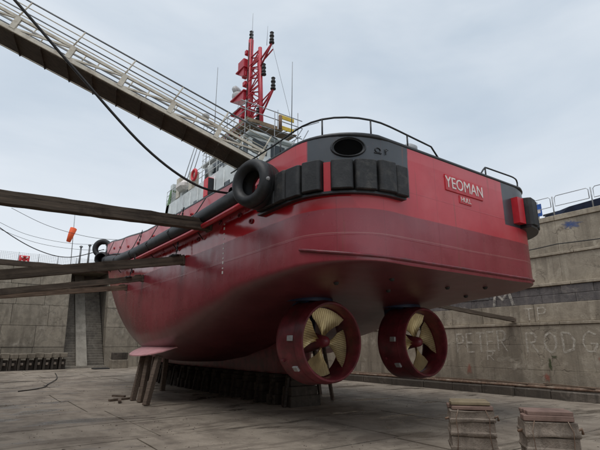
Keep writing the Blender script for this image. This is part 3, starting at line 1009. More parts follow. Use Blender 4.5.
# fairlead at the quarter
def oval_lead(s_, side, z, rw, rh):
    p, nn, tt = perim(s_, side)
    c = p + Vector((0, 0, z))
    n = 28
    m = MB(); rings = []
    for (k, d) in ((1.12, -.03), (1.12, .03), (1.05, .07), (1.0, .05), (0.96, .0), (0.9, .012)):
        rings.append([c + tt * rw * k * math.cos(2 * PI * i / n) + Vector((0, 0, rh * k * math.sin(2 * PI * i / n))) + nn * d - nn * (rw * k * math.cos(2 * PI * i / n)) ** 2 / (2 * RC) for i in range(n)])
    vv = [q for r0 in rings for q in r0]
    ff = [(a * n + i, a * n + (i + 1) % n, (a + 1) * n + (i + 1) % n, (a + 1) * n + i) for a in range(len(rings) - 1) for i in range(n)]
    m.add(vv, ff, True)
    lead = m.build('fairlead', 'black', tug)
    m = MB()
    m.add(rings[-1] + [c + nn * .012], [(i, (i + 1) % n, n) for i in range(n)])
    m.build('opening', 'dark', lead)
oval_lead(1.85, -1, 7.95, .45, .27)
oval_lead(1.72, 1, 8.0, .40, .2)
# small raised welded mark beside the fairlead
p, nn, tt = perim(2.72, -1)
c = p + nn * .012 + Vector((0, 0, 7.93))
m = MB()
m.tube([c + tt * .09 * math.cos(a) + Vector((0, 0, .07 * math.sin(a))) for a in [2 * PI * k / 12 for k in range(13)]], .014, 5)
m.tube([c + tt * -.12 + Vector((0, 0, -.09)), c + tt * .12 + Vector((0, 0, -.09))], .014, 5)
m.tube([c + tt * .26 + Vector((0, 0, -.10)), c + tt * .26 + Vector((0, 0, .08)), c + tt * .35 + Vector((0, 0, .05)), c + tt * .26 + Vector((0, 0, 0))], .014, 5)
m.build('weld_mark', 'black', tug)

# name board
YN = YT - .035
nb = MB().cbox(XC - 0.86, XC + 1.16, YN, YT + .02, 7.33, 7.87, .012).build('name_board', 'red', tug)
mt = Matrix.Translation(Vector((XC + .15, YN - .006, 7.60)) - nb.matrix_world.translation - Vector((XC, 20, 1.3))) @ Matrix.Rotation(R(90), 4, 'X') @ Matrix.Diagonal((1.05, 1.15, 1, 1))
text_mesh('YEOMAN', 0.47, .006, 'letter', 'lettering', nb, mt)
hbd = MB().cbox(XC - .18, XC + .46, YN + .01, YT + .02, 7.02, 7.29, .01).build('port_board', 'red', tug)
mt = Matrix.Translation(Vector((XC + .15, YN + .002, 7.15)) - Vector((XC, 20, 1.3))) @ Matrix.Rotation(R(90), 4, 'X')
text_mesh('HULL', 0.23, .006, 'letter', 'lettering', hbd, mt)

# draught marks
m = MB()
for k in range(11):
    z = 5.05 + k * 0.18
    if z > 6.9: break
    Y = 14.6
    x = XC - hb_at(Y, z) - .004
    m.box(x - .004, x, Y - .05, Y + .05, z, z + (.10 if k in (0, 2, 9) else .05))
m.build('draught_marks', 'letter', tug)

# stern rails
def rail(side, s0, s1, z0, tops, posts):
    m = MB(); path = []
    n = 26
    for k in range(n + 1):
        s_ = s0 + (s1 - s0) * k / n
        p, nn, tt = perim(s_, side)
        p = p - nn * .10
        path.append(Vector((p.x, p.y, zd(p.y) + interp(k / n, tops))))
    m.tube(path, .03, 6)
    o = m.build('stern_rail', 'black', tug)
    for q in posts:
        k = int(q * n)
        pp = path[k]
        MB().tube([(pp.x, pp.y, zd(pp.y)), pp], .028, 6).build('rail_post', 'black', o)
rail(-1, -4.2, 5.6, 8.4, [(0, .5), (.3, .52), (.55, .62), (.75, .56), (.96, .42), (1, .05)], (.12, .36, .57, .72, .88))
rail(1, 5.2, 1.6, 8.4, [(0, .02), (.12, .42), (.75, .46), (.97, .30), (1, .02)], (.12, .82, .93))

# side fender tube
fp = []
for k in range(40):
    Y = 12.4 + (36.5 - 12.4) * k / 39
    z = interp(Y, [(12, 7.5), (17, 7.38), (24, 7.42), (28, 7.55), (32, 8.1), (36.5, 9.0)])
    fp.append((XC - hb(Y) - .22, Y, z))
sf = MB().tube(fp, .33, 14).build('side_fender', 'rubber', tug)
fp2 = [(2 * XC - x, y, z) for x, y, z in fp]
MB().tube(fp2, .33, 10).build('side_fender', 'rubber', tug)
MB().tube([(x - .16, y, z - .42) for x, y, z in fp], .10, 7).build('rubbing_strip', 'red', tug)
MB().tube([(x + .16, y, z + .44) for x, y, z in fp], .045, 6).build('rubbing_strip', 'black', tug)
for Y in (16.3, 19.0, 22.0, 25.0, 28.4, 31.6):
    x = XC - hb(Y); z = interp(Y, [(12, 7.5), (17, 7.38), (24, 7.42), (28, 7.55), (32, 8.1), (36.5, 9.0)])
    MB().tube([(x - .06, Y, zd(Y) - .05), (x - .36, Y + .05, z + .36), (x - .59, Y + .08, z), (x - .40, Y + .1, z - .34), (x - .03, Y + .1, z - .75)], .024, 5).build('fender_chain', 'cable', tug)
# eye plates and frame-end marks along the topsides
for i, (Y, z) in enumerate(((13.4, 6.95), (14.9, 7.0), (16.9, 6.75), (19.6, 6.5), (21.4, 6.45), (23.0, 6.55), (12.6, 6.55), (26.0, 6.6), (25.5, 8.15), (27.5, 8.3), (29.5, 8.6), (31.5, 8.9), (22.8, 8.0), (20.0, 8.0), (17.8, 8.0))):
    x = XC - hb_at(Y, z)
    MB().lathe([(.10 + .03 * math.cos(a), .03 * math.sin(a)) for a in [2 * PI * k / 6 for k in range(6)]], 12, Matrix.Translation((x - .025, Y, z)) @ Matrix.Rotation(R(90), 4, 'Y') @ Matrix.Diagonal((.7, 1, 1, 1)), True).build('eye_plate', 'nozzle' if z < 7.3 else 'red', tug)
# freeing port near the quarter where the rope goes in
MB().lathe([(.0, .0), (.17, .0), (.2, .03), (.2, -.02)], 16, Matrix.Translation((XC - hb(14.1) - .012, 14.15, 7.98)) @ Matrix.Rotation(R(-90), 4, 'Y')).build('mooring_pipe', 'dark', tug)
# plugs under the counter
for X, Y in ((9.0, 10.6), (10.4, 9.6), (13.4, 9.8), (14.9, 9.3), (15.6, 10.6), (11.6, 10.9)):
    k = interp(Y, ZK); b = hb(Y); s_ = interp(Y, ZS); n = interp(Y, EN)
    u = min(.99, abs(X - XC) / b)
    z = s_ - (s_ - k) * (1 - u ** n) ** (1 / n)
    MB().lathe([(.0, -.08), (.05, -.075), (.08, -.03), (.09, .03)], 12, Matrix.Translation((X, Y, z))).build('drain_plug', 'cable', tug)

# thrusters
def nozzle(x, yc, zc, blades0):
    mtx = Matrix.Translation((x, yc, zc)) @ Matrix.Rotation(R(90), 4, 'X')     # local z -> -Y (aft)
    ro, ri = 1.36, 1.19
    prof = [(ri + .015, .62), (ri + .05, .68), (ro - .06, .68), (ro - .01, .60), (ro + .04, .1), (ro + .10, -.45), (ro + .07, -.62), (ri + .18, -.68), (ri + .04, -.5), (ri, -.1), (ri, .3)]
    nz_ = MB().lathe(prof, 64, mtx, True).build('nozzle', 'nozzle', tug, sharp=50)
    for hh_ in (.35, -.25):
        MB().lathe([(ro + .02 - hh_ * .06, hh_ - .02), (ro + .035 - hh_ * .06 + .02, hh_), (ro + .02 - hh_ * .06, hh_ + .02)], 64, mtx).build('weld_seam', 'nozzle', nz_)
    hub = MB().lathe([(.0, .42), (.08, .41), (.16, .34), (.20, .2), (.25, -.1), (.34, -.5), (.42, -.95), (.40, -1.35), (.25, -1.7), (0, -1.8)], 24, mtx)
    hub.build('hub', 'nozzle', nz_)
    # gear leg up into the hull
    m = MB()
    for z0, z1, r0 in ((zc + .2, 4.75, .42), ):
        m.lathe([(r0, 0), (r0 * 1.1, z1 - z0)], 20, Matrix.Translation((x, yc + .95, z0)))
    m.lathe([(.95, 0), (.95, .25), (.7, .5)], 32, Matrix.Translation((x, yc + .75, 4.1)))
    m.build('gear_leg', 'navy', nz_)
    for s_ in (-1, 1):
        MB().bar((x + s_ * .55, yc + .2, zc + 1.22), (x + s_ * .40, yc + .7, 4.4), .10, .5, (0, 1, 0)).build('bracket', 'navy', nz_)
    for q in range(4):
        ang = blades0 + q * 90
        nr, nc = 9, 9
        vv = []
        for i in range(nr + 1):
            t = i / nr
            r = .20 + (1.155 - .20) * t
            half = R(13 + 19 * min(1, t * 1.5) ** .8)
            pitch = math.atan2(1.55, 2 * PI * max(r, .25))
            for j in range(nc + 1):
                c = -1 + 2 * j / nc
                th = c * half * math.cos(pitch) * 1.12
                ax = c * half * r * math.sin(pitch) * 1.0
                cr = .10 * (1 - c * c) * (1 - t * .6)
                vv.append((r * math.sin(th), r * math.cos(th), ax - cr))
        front = list(vv)
        back = [(a, b, c - .028) for a, b, c in vv]
        W = nc + 1
        ff = [(i * W + j, i * W + j + 1, (i + 1) * W + j + 1, (i + 1) * W + j) for i in range(nr) for j in range(nc)]
        o = len(front)
        fb = [tuple(o + k for k in reversed(f)) for f in ff]
        rim = list(range(W)) + [i * W + nc for i in range(1, nr + 1)] + [nr * W + j for j in range(nc - 1, -1, -1)] + [i * W for i in range(nr - 1, 0, -1)]
        fr = [(rim[(k + 1) % len(rim)], rim[k], o + rim[k], o + rim[(k + 1) % len(rim)]) for k in range(len(rim))]
        me = MB().add(front + back, ff + fb + fr, True).build('propeller_blade', 'bronze', nz_, local=True, sharp=45)
        me.matrix_local = Matrix.Translation(Vector((x, yc - .12, zc)) - tug.location) @ Matrix.Rotation(R(90), 4, 'X') @ Matrix.Rotation(R(ang), 4, 'Z')
    # anodes on the port side of the shell
    for a, h in ((R(176), .28), (R(218), .22), (R(4), .2)):
        c = Vector((x + (ro + .045) * math.cos(a), yc - h + .1, zc + (ro + .045) * math.sin(a)))
        mm = Matrix.Translation(c) @ Matrix.Rotation(-a, 4, 'Y')
        MB().cbox(-.03, .05, -.13, .13, -.09, .09, .012, mm).build('anode', 'zinc', nz_)
    MB().cbox(-.03, .10, -.09, .05, -.05, .05, .012, Matrix.Translation((x + (ro + .06) * math.cos(R(205)), yc + .35, zc + (ro + .06) * math.sin(R(205)))) @ Matrix.Rotation(-R(205), 4, 'Y')).build('lug', 'nozzle', nz_)
nozzle(XC - 2.4, 12.75, 2.72, -14)
nozzle(XC + 2.45, 12.75, 2.72, 12)

# deck gear seen over the rail
for x, y_, h in ((11.6, 9.6, .62), (12.4, 9.9, .55)):
    MB().lathe([(.16, 0), (.16, h + 1.0), (.30, h + 1.05), (.30, h + 1.25), (.15, h + 1.36), (0, h + 1.37)], 16, Matrix.Translation((x, y_, 7.4))).build('vent', 'grey', tug)

# deckhouse
dh = MB().cbox(10.0, 15.0, 19.0, 30.0, 7.3, 12.0, .06).build('deckhouse', 'white', tug)
for Y in (20.5, 22.6, 24.6, 26.6, 28.4):
    MB().cbox(9.96, 10.04, Y - .32, Y + .32, 10.15, 11.0, .03).build('window', 'glass', dh)
fbx = MB().cbox(9.6, 9.98, 22.1, 22.65, 10.55, 11.65, .03).build('locker', 'buoy', dh)
MB().cbox(9.62, 9.96, 22.062, 22.098, 10.6, 11.6, .01).build('locker_door', 'black', fbx)
m = MB()
for Y in range(19, 31):
    m.tube([(10.05, Y, 12.0), (10.05, Y, 13.0)], .025, 5)
for z in (12.35, 12.68, 13.0):
    m.tube([(10.05, 19, z), (10.05, 30, z)], .022, 5)
m.build('upper_rail', 'white', dh)
MB().lathe([(.33 + .085 * math.cos(a), .085 * math.sin(a)) for a in [2 * PI * k / 8 for k in range(8)]], 20, Matrix.Translation((9.95, 25.0, 12.75)) @ Matrix.Rotation(R(90), 4, 'Y'), True).build('lifebuoy', 'buoy', dh)
MB().hexa([(10.0, 30.1, 9.2), (11.6, 30.1, 9.2), (11.6, 31.2, 9.2), (10.0, 31.2, 9.2), (10.0, 29.0, 12.9), (11.6, 29.0, 12.9), (11.6, 29.3, 12.9), (10.0, 29.3, 12.9)]).build('netting_screen', 'green', dh)
for x, y_, h, r0 in ((10.6, 28.6, 1.3, .28), (10.7, 27.0, .9, .25), (10.5, 23.8, 1.1, .2), (10.6, 21.6, .8, .3)):
    MB().lathe([(r0 * .5, 0), (r0 * .5, h * .6), (r0, h * .65), (r0, h * .95), (r0 * .6, h)], 14, Matrix.Translation((x, y_, 12.0))).build('deck_fitting', 'white', dh)
for a, b in (((10.4, 29.0, 12.1), (11.0, 27.0, 17.0)), ((10.4, 28.2, 12.1), (11.0, 26.4, 17.0)), ((10.3, 27.0, 12.1), (10.9, 25.6, 16.5))):
    MB().tube([a, b], .03, 5).build('stay', 'steel', dh)
# wheelhouse
wh = MB().cbox(10.7, 14.2, 19.4, 25.2, 12.0, 13.45, .08).build('wheelhouse', 'white', tug)
MB().cbox(10.5, 14.4, 19.1, 25.4, 13.45, 13.6, .03).build('roof', 'white', wh)
for Y in (20.1, 21.3, 22.5, 23.6, 24.6):
    MB().cbox(10.66, 10.74, Y - .48, Y + .48, 12.45, 13.25, .03).build('window', 'glass', wh)
for X in (11.3, 12.45, 13.6):
    MB().cbox(X - .46, X + .46, 19.36, 19.44, 12.45, 13.25, .03).build('window', 'glass', wh)
MB().tube([(11.4, 18.2, 9.0), (11.4, 18.2, 11.75)], .24, 14).build('exhaust_pipe', 'blue', wh)
MB().tube([(12.9, 18.2, 9.0), (12.9, 18.2, 11.6)], .24, 14).build('exhaust_pipe', 'blue', wh)

# mast
ms = MB().cbox(11.9, 13.0, 21.0, 23.2, 13.6, 13.9, .03).build('mast_base', 'mastred', tug)
A0, A1 = Vector((12.3, 22.75, 13.8)), Vector((12.4, 22.75, 22.1))
B0, B1 = Vector((12.5, 21.2, 13.8)), Vector((12.4, 21.55, 20.8))
C0, C1 = Vector((13.1, 22.2, 13.8)), Vector((12.75, 22.3, 20.8))
for a, b, r0 in ((A0, A1, .17), (B0, B1, .12), (C0, C1, .12)):
    MB().tube([a, b], r0, 10).build('mast_leg', 'mastred', ms)
def at(P0, P1, z):
    return P0 + (P1 - P0) * ((z - P0.z) / (P1.z - P0.z))
zs = [15.2, 16.2, 17.2, 18.2, 19.2, 20.0, 20.7]
for k, z in enumerate(zs):
    m = MB()
    for P, Q in (((A0, A1), (B0, B1)), ((B0, B1), (C0, C1)), ((A0, A1), (C0, C1))):
        m.tube([at(*P, z), at(*Q, z)], .05, 6)
        if k < len(zs) - 1:
            z2 = zs[k + 1]
            m.tube([at(*(P if k % 2 else Q), z), at(*(Q if k % 2 else P), z2)], .04, 6)
    m.build('lattice', 'mastred', ms)
# triangular platforms forward of the mast
for z, y1, y2, wv in ((20.0, 22.9, 23.9, .34), (18.2, 22.8, 24.5, .36), (17.0, 22.8, 24.2, .44), (15.5, 22.8, 24.7, .55)):
    m = MB()
    m.hexa([(12.35 - wv, y1, z - .6), (12.35 + wv, y1, z - .6), (12.35 + wv, y1 + .2, z - .55), (12.35 - wv, y1 + .2, z - .55),
            (12.35 - wv, y1, z), (12.35 + wv, y1, z), (12.35 + wv * .8, y2, z), (12.35 - wv * .8, y2, z)])
    m.cbox(12.35 - wv - .06, 12.35 + wv + .06, y1 - .1, y2 + .06, z, z + .10, .02)
    m.build('platform', 'mastred', ms)
MB().cbox(12.0, 12.7, 22.95, 23.75, 20.1, 20.75, .05).build('searchlight_box', 'mastred', ms)
rad = MB().lathe([(.0, .1), (.26, .08), (.34, -.06), (.30, -.24), (.12, -.34), (0, -.35)], 18, Matrix.Translation((12.3, 24.25, 19.15)) @ Matrix.Rotation(R(60), 4, (1, .3, 0)))
rad.build('searchlight', 'zinc', ms)
MB().lathe([(.34, -.34), (.42, -.1), (.42, .08), (.3, .2), (0, .24)], 18, Matrix.Translation((12.3, 24.1, 18.55))).build('radome', 'zinc', ms)
MB().bar((12.3, 23.6, 15.9), (11.9, 25.3, 15.75), .22, .2).build('radar_scanner', 'mastred', ms)
def navlight(p, arm=None):
    p = Vector(p)
    o = MB().lathe([(0, -.2), (.16, -.19), (.16, -.12), (.09, -.10), (.09, 0), (.14, .02), (.14, .08), (.10, .09), (.10, .26), (.14, .27), (.14, .34), (.10, .36), (.10, .52), (.13, .54), (.07, .6), (0, .61)], 14, Matrix.Translation(p)).build('navigation_light', 'cable', ms)
    if arm:
        for dz in (-.25, -.75):
            MB().tube([p + Vector((0, 0, -.22)), Vector(arm) + Vector((0, 0, dz + .25))], .06, 6).build('arm', 'mastred', o)
navlight((12.4, 22.75, 22.2))
navlight((12.5, 21.2, 18.9))
navlight((12.3, 20.0, 20.35), (12.4, 21.4, 19.9))
navlight((12.3, 19.75, 17.1), (12.5, 21.2, 16.6))
navlight((12.4, 21.6, 16.0))
for p, h, r0 in (((12.3, 22.5, 20.8), 3.2, .02), ((12.6, 22.9, 20.6), 2.5, .016), ((12.2, 20.4, 20.2), 1.4, .016), ((11.9, 26.8, 13.5), 8.6, .035), ((12.4, 18.0, 13.4), 4.4, .03), ((11.2, 25.2, 13.6), 3.9, .03), ((12.9, 20.2, 13.6), 2.4, .03), ((13.1, 20.8, 13.6), 2.2, .025)):
    p = Vector(p)
    MB().tube([p, p + Vector((0.04, 0, h))], [r0, r0 * .5], 5).build('whip_aerial', 'railgrey', ms)
for a, b in (((12.3, 20.0, 20.2), (12.6, 18.4, 14.6)), ((12.3, 23.9, 18.1), (12.2, 25.0, 15.4))):
    MB().tube([a, b], .012, 4).build('stay', 'steel', ms)

r_ = random.Random(77)
for z, dy in ((19.6, .5), (18.9, .35), (16.4, .6), (15.9, .3), (14.8, .7), (21.2, .25)):
    p = at(A0, A1, z)
    MB().cbox(p.x - .26, p.x + .05, p.y + .12, p.y + .12 + dy, z - .16, z + .16, .03).build('equipment_box', 'mastred', ms)
for z in (15.0, 15.7, 16.6, 17.6, 18.6, 19.7):
    a_ = at(A0, A1, z); b_ = at(B0, B1, z + .35)
    MB().tube([a_ + Vector((-.2, .05, 0)), a_ + Vector((-.3, -.4, .05)), b_ + Vector((-.16, 0, 0))], .03, 5).build('cable_loop', 'mastred', ms)
MB().tube([at(A0, A1, 14) + Vector((-.2, -.1, 0)), at(A0, A1, 18) + Vector((-.2, -.12, 0)), at(A0, A1, 21.8) + Vector((-.17, -.05, 0))], .035, 5).build('cable_run', 'cable', ms)
for z in (16.9, 19.6):
    MB().tube([at(B0, B1, z), at(B0, B1, z) + Vector((0, -.7, .1)), at(B0, B1, z) + Vector((.1, -1.3, .35))], .045, 6).build('spreader', 'mastred', ms)
MB().lathe([(.0, .0), (.12, .02), (.2, .3), (.22, .34), (.0, .2)], 14, Matrix.Translation((12.3, 23.5, 16.0)) @ Matrix.Rotation(R(-80), 4, 'X')).build('horn', 'mastred', ms)
for k in range(16):
    x = r_.uniform(10.2, 11.0); y_ = r_.uniform(19.4, 29.4); h_ = r_.uniform(.4, 1.5); w_ = r_.uniform(.05, .3)
    MB().cbox(x - w_, x + w_, y_ - w_, y_ + w_, 12.0, 12.0 + h_, .02).build('roof_fitting', r_.choice(['white', 'white', 'grey', 'cream', 'steel']), dh)
for k in range(9):
    y_ = 19.6 + k * 1.15
    MB().tube([(10.0, y_, 9.4), (10.0 - .06, y_ + .02, 9.6), (9.92, y_, 11.7)], .025, 5).build('pipe_run', r_.choice(['white', 'grey', 'steel']), dh)
rf = MB().cbox(9.7, 10.4, 26.4, 27.6, 12.3, 12.9, .2).build('liferaft_canister', 'letter', dh)
for z in (13.9, 14.3):
    MB().tube([(10.55, 19.2, z), (10.55, 25.3, z), (14.3, 25.3, z)], .02, 5).build('roof_rail', 'white', wh)
for k in range(7):
    MB().tube([(10.55, 19.2 + k, 13.6), (10.55, 19.2 + k, 14.3)], .02, 5).build('roof_rail_post', 'white', wh)
# ---------------------------------------------------------------- scaffolding on the wheelhouse roof
sc = thing('scaffolding', 'tube scaffold with timber boards and yellow gates round the mast foot', 'scaffolding', (12.4, 20.5, 13.6))
def sctube(a, b, r0=.027):
    MB().tube([a, b], r0, 6).build('scaffold_tube', 'steel', sc)
r_ = random.Random(8)
for k in range(13):
    x = 10.35 + k * .24
    MB().cbox(x, x + .225, 19.2 + r_.uniform(-.25, .15), 20.9 + r_.uniform(-.1, .3), 13.98 + .014 * (k % 3), 14.03 + .014 * (k % 3), .008).build('board', 'board', sc)
for k in range(3):
    MB().cbox(10.35 + k * .25, 10.58 + k * .25, 21.0, 23.9 + r_.uniform(-.3, .2), 13.98 + .014 * (k % 2), 14.03 + .014 * (k % 2), .008).build('board', 'board', sc)
MB().bar((10.3, 19.0, 14.13), (10.3, 22.6, 14.13), .04, .22).build('toe_board', 'board', sc)
MB().bar((10.3, 19.1, 14.13), (12.2, 19.1, 14.13), .04, .22).build('toe_board', 'board', sc)
for x, y_, h in ((10.2, 19.1, 15.2), (13.6, 19.1, 15.5), (10.2, 21.2, 15.3), (13.6, 21.2, 15.0), (10.2, 23.9, 15.2), (12.0, 19.05, 15.1)):
    sctube((x, y_, 12.3), (x, y_, h))
for z in (13.93, 14.6, 15.05):
    sctube((10.2, 18.7, z), (10.2, 24.3, z + .03))
    sctube((9.9, 19.1, z + .06), (13.9, 19.1, z + .02))
sctube((13.6, 18.8, 13.93), (13.6, 21.5, 13.95))
sctube((12.4, 19.15, 13.9), (14.9, 18.8, 15.2))
sctube((10.2, 19.1, 12.5), (10.2, 21.2, 14.0))
sctube((12.6, 19.05, 12.4), (13.9, 19.05, 14.6))
sctube((13.2, 19.0, 12.6), (14.2, 18.9, 14.5))
for z in (14.72, 14.08):
    MB().cbox(12.25, 13.25, 18.97, 19.03, z, z + .24, .02).build('yellow_gate', 'yellow', sc)
MB().tube([(12.3, 18.95, 14.05), (12.3, 18.95, 14.85)], .10, 10).build('orange_sleeve', 'rust', sc)

# ---------------------------------------------------------------- tyres hung on the hull
def tyre(label, c, axis, ro, wd):
    t = thing('tyre', label, 'tyre', c)
    q = Vector(axis).normalized().to_track_quat('Z', 'Y').to_matrix().to_4x4()
    mt = Matrix.Translation(c) @ q
    ri = ro * .52
    h = wd / 2
    MB().lathe([(ri, h * .55), (ri + .05, h * .9), (ro * .72, h * 1.08), (ro * .88, h), (ro * .97, h * .8), (ro, h * .5), (ro, h * .36), (ro - .03, h * .34), (ro - .03, h * .24), (ro + .005, h * .22), (ro + .005, -h * .22), (ro - .03, -h * .24), (ro - .03, -h * .34), (ro, -h * .36), (ro, -h * .5), (ro * .97, -h * .8), (ro * .88, -h), (ro * .72, -h * 1.08), (ri + .05, -h * .9), (ri, -h * .55), (ri + .16, -h * .4), (ri + .2, 0), (ri + .16, h * .4)], 48, mt, True).build('carcass', 'rubber', t, sharp=60)
    return t
ty = tyre('huge black tyre hanging as a fender at the near quarter above the block fenders', (XC - hb(12.7) - .48, 11.5, 7.40), (-1, -.30, 0), .76, .80)
MB().lathe([(0, .03), (.05, .03), (.07, 0)], 10, Matrix.Translation((XC - hb(12.7) - .55, 10.72, 7.35)) @ Matrix.Rotation(R(120), 4, 'X')).build('bolt', 'zinc', ty)
tyre('black tyre lashed high on the far bow', (XC - hb(37.4) - .35, 37.4, 9.95), (-.6, -1, 0.05), .75, .5)
tyre('second black tyre hanging lower on the bow over the long side fender', (XC - hb(33.4) - .35, 33.4, 8.4), (-.75, -1, 0), .5, 1.0)

# ---------------------------------------------------------------- keel blocks and props
def keel_block(Yc, label, group=None):
    t = thing('keel_block', label, 'block', (XC, Yc, 0), group)
    r2 = random.Random(int(Yc * 100))
    h1 = r2.uniform(.42, .58); h2 = r2.uniform(.84, .96)
    def lay(w_, d_, z0, z1, nm, mt_):
        o_ = r2.uniform(-.07, .07)
        MB().cbox(-w_ + o_, w_ + o_, -d_, d_, z0, z1, .03, Matrix.Translation((XC, Yc + r2.uniform(-.04, .04), 0)) @ Matrix.Rotation(R(r2.uniform(-3, 3)), 4, 'Z')).build(nm, mt_, t)
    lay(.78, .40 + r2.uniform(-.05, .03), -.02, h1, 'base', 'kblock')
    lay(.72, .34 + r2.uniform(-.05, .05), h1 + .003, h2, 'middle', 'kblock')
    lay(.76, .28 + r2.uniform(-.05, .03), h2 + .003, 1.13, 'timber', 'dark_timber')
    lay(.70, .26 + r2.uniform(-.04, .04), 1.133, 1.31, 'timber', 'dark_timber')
    MB().bar((XC - .95, Yc - .1, .02), (XC - .74, Yc - .08, 1.2 + r2.uniform(-.1, .1)), .12, .14, (0, 1, 0)).build('side_post', 'dark_timber', t)
    return t
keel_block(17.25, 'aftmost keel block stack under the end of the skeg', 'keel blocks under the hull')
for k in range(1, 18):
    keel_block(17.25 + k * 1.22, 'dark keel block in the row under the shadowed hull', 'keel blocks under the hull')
# bilge blocks each side of the keel under the aft body
def bilge_post(a, b, r0, label, group=None, mat='post'):
    a = Vector(a); b = Vector(b)
    o = MB().bar((0, 0, 0), (0, 0, (b - a).length), r0, r0, (0, 1, 0)).build('timber_prop', mat)
    bv = o.modifiers.new('b', 'BEVEL'); bv.width = .02; bv.segments = 1
    o.location = a
    o.rotation_euler = (b - a).to_track_quat('Z', 'Y').to_euler()
    return tag(o, label, 'prop', group)
GP = 'timber props under the bilge keel'
bilge_post((7.0, 23.55, .01), (7.35, 23.55, 2.14), .24, 'leftmost upright timber prop under the pink bilge keel', GP)
bilge_post((7.05, 22.55, .01), (7.35, 22.7, 2.12), .24, 'middle upright timber prop under the pink bilge keel', GP)
bilge_post((6.92, 21.3, .01), (7.42, 21.5, 2.12), .25, 'rightmost and nearest timber prop under the pink bilge keel', GP)
for i, (X, Y) in enumerate(((9.6, 31.0), (9.8, 29.2), (9.9, 27.4))):
    z = 1.9
    bilge_post((X - .1, Y, .01), (X, Y, z), .26, ['farthest timber prop in the shade behind the bilge keel props', 'second timber prop in the shade behind the bilge keel props', 'nearest timber prop in the shade behind the bilge keel props'][i], 'timber props in the shade')
bilge_post((15.0, 18.1, .01), (14.75, 18.5, 2.75), .16, 'front timber prop seen below the left nozzle', 'timber props seen below the left nozzle', 'post')
bilge_post((15.95, 20.3, .01), (15.6, 20.3, 2.3), .18, 'rear timber prop seen below the left nozzle', 'timber props seen below the left nozzle', 'post')
for i, (p, a, ln) in enumerate(((((6.5, 24.0)), 20, 1.1), ((6.3, 23.2), 75, .9), ((6.7, 24.9), 120, .8))):
    d = Vector((math.cos(R(a)), math.sin(R(a)), 0)) * ln / 2
    c = Vector((p[0], p[1], .06 + .03 * i))
    tag(MB().bar(c - d, c + d, .14, .09).build('timber_offcut', 'post'), ['timber offcut on the floor nearest the left prop', 'dark timber offcut lying left of the props', 'timber offcut lying behind the props'][i], 'offcut', 'offcuts beside the props')

# ---------------------------------------------------------------- horizontal shores
def shore(label, a, b, wd, h, mat, double=False):
    a = Vector(a); b = Vector(b)
    t = thing('timber_shore', label, 'beam', a, 'timber shores between dock wall and hull')
    d = b - a
    L_ = d.length
    rot = d.to_track_quat('X', 'Z')
    q = random.Random(int(L_ * 1000) + int(wd * 100))
    def rough(x0, x1, y0, y1, z0, z1, nm):
        n_ = 26
        vv = []
        for k in range(n_ + 1):
            x = x0 + (x1 - x0) * k / n_
            for yy_, zz_ in ((y0, z0), ((y0 + y1) / 2, z0), (y1, z0), (y1, z1), ((y0 + y1) / 2, z1), (y0, z1)):
                vv.append((x, yy_ + q.uniform(-.011, .011), zz_ + q.uniform(-.011, .011)))
        ff = [(6 * i + j, 6 * i + 6 + j, 6 * i + 6 + (j + 1) % 6, 6 * i + (j + 1) % 6) for i in range(n_) for j in range(6)]
        ff += [tuple(range(6)), tuple(6 * n_ + k for k in reversed(range(6)))]
        o = MB().add(vv, ff).build(nm, mat, t, local=True)
        o.rotation_euler = rot.to_euler()
        return o
    rough(0, L_ - .09, -wd / 2, wd / 2, -h / 2, h / 2, 'beam')
    if double:
        rough(0, L_ * .985, -wd / 2 + .03, wd / 2 + .03, h / 2 + .014, h * 1.12, 'upper_plank')
    for nm, a_, b_, hw, hh in (('pad', L_ - .085, L_ + .01, wd * .60, h * .62), ('wedge', L_ - .42, L_ - .10, wd * .28, h * .62)):
        o = MB().cbox(a_, b_, -hw, hw, -hh if nm == 'pad' else h * .5 + .012, hh if nm == 'pad' else h * .78, .012).build(nm, 'post', t, local=True)
        o.rotation_euler = rot.to_euler()
    return t
XS = -1.35
def ext(a, b):      # extend a (on the frame edge side) back to the near wall
    a = Vector(a); b = Vector(b)
    return a + (b - a) * ((XS - a.x) / (b.x - a.x))
def shore_to(label, a, Y, z, wd, h, mat, double=False):
    b = Vector((XC - hb_at(Y, z) - .01, Y, z))
    shore(label, ext(a, b), b, wd, h, mat, double)
shore_to('thick double timber shore, the highest and nearest of the beams', (0.2, 15.86, 6.85), 15.86, 7.02, .36, .26, 'shore', True)
shore_to('weathered timber shore second from the top, chained near its hull end', (0.64, 18.42, 4.92), 18.42, 6.12, .32, .34, 'shore')
shore_to('timber shore meeting the red hull just below the chained one', (0.94, 23.95, 4.86), 23.95, 5.98, .30, .28, 'shore')
shore_to('pale brown lowest timber shore meeting the bow', (1.05, 27.0, 4.95), 27.0, 5.80, .30, .26, 'shore_pale')
shore('level timber shore farthest away near the bow tyre', (XS, 36.0, 8.0), (8.2, 36.0, 8.0), .36, .34, 'shore')
shore('timber shore on the far side of the stern reaching the side wall', (17.3, 17.4, 5.3), (24.98, 14.0, 3.95), .26, .20, 'shore')
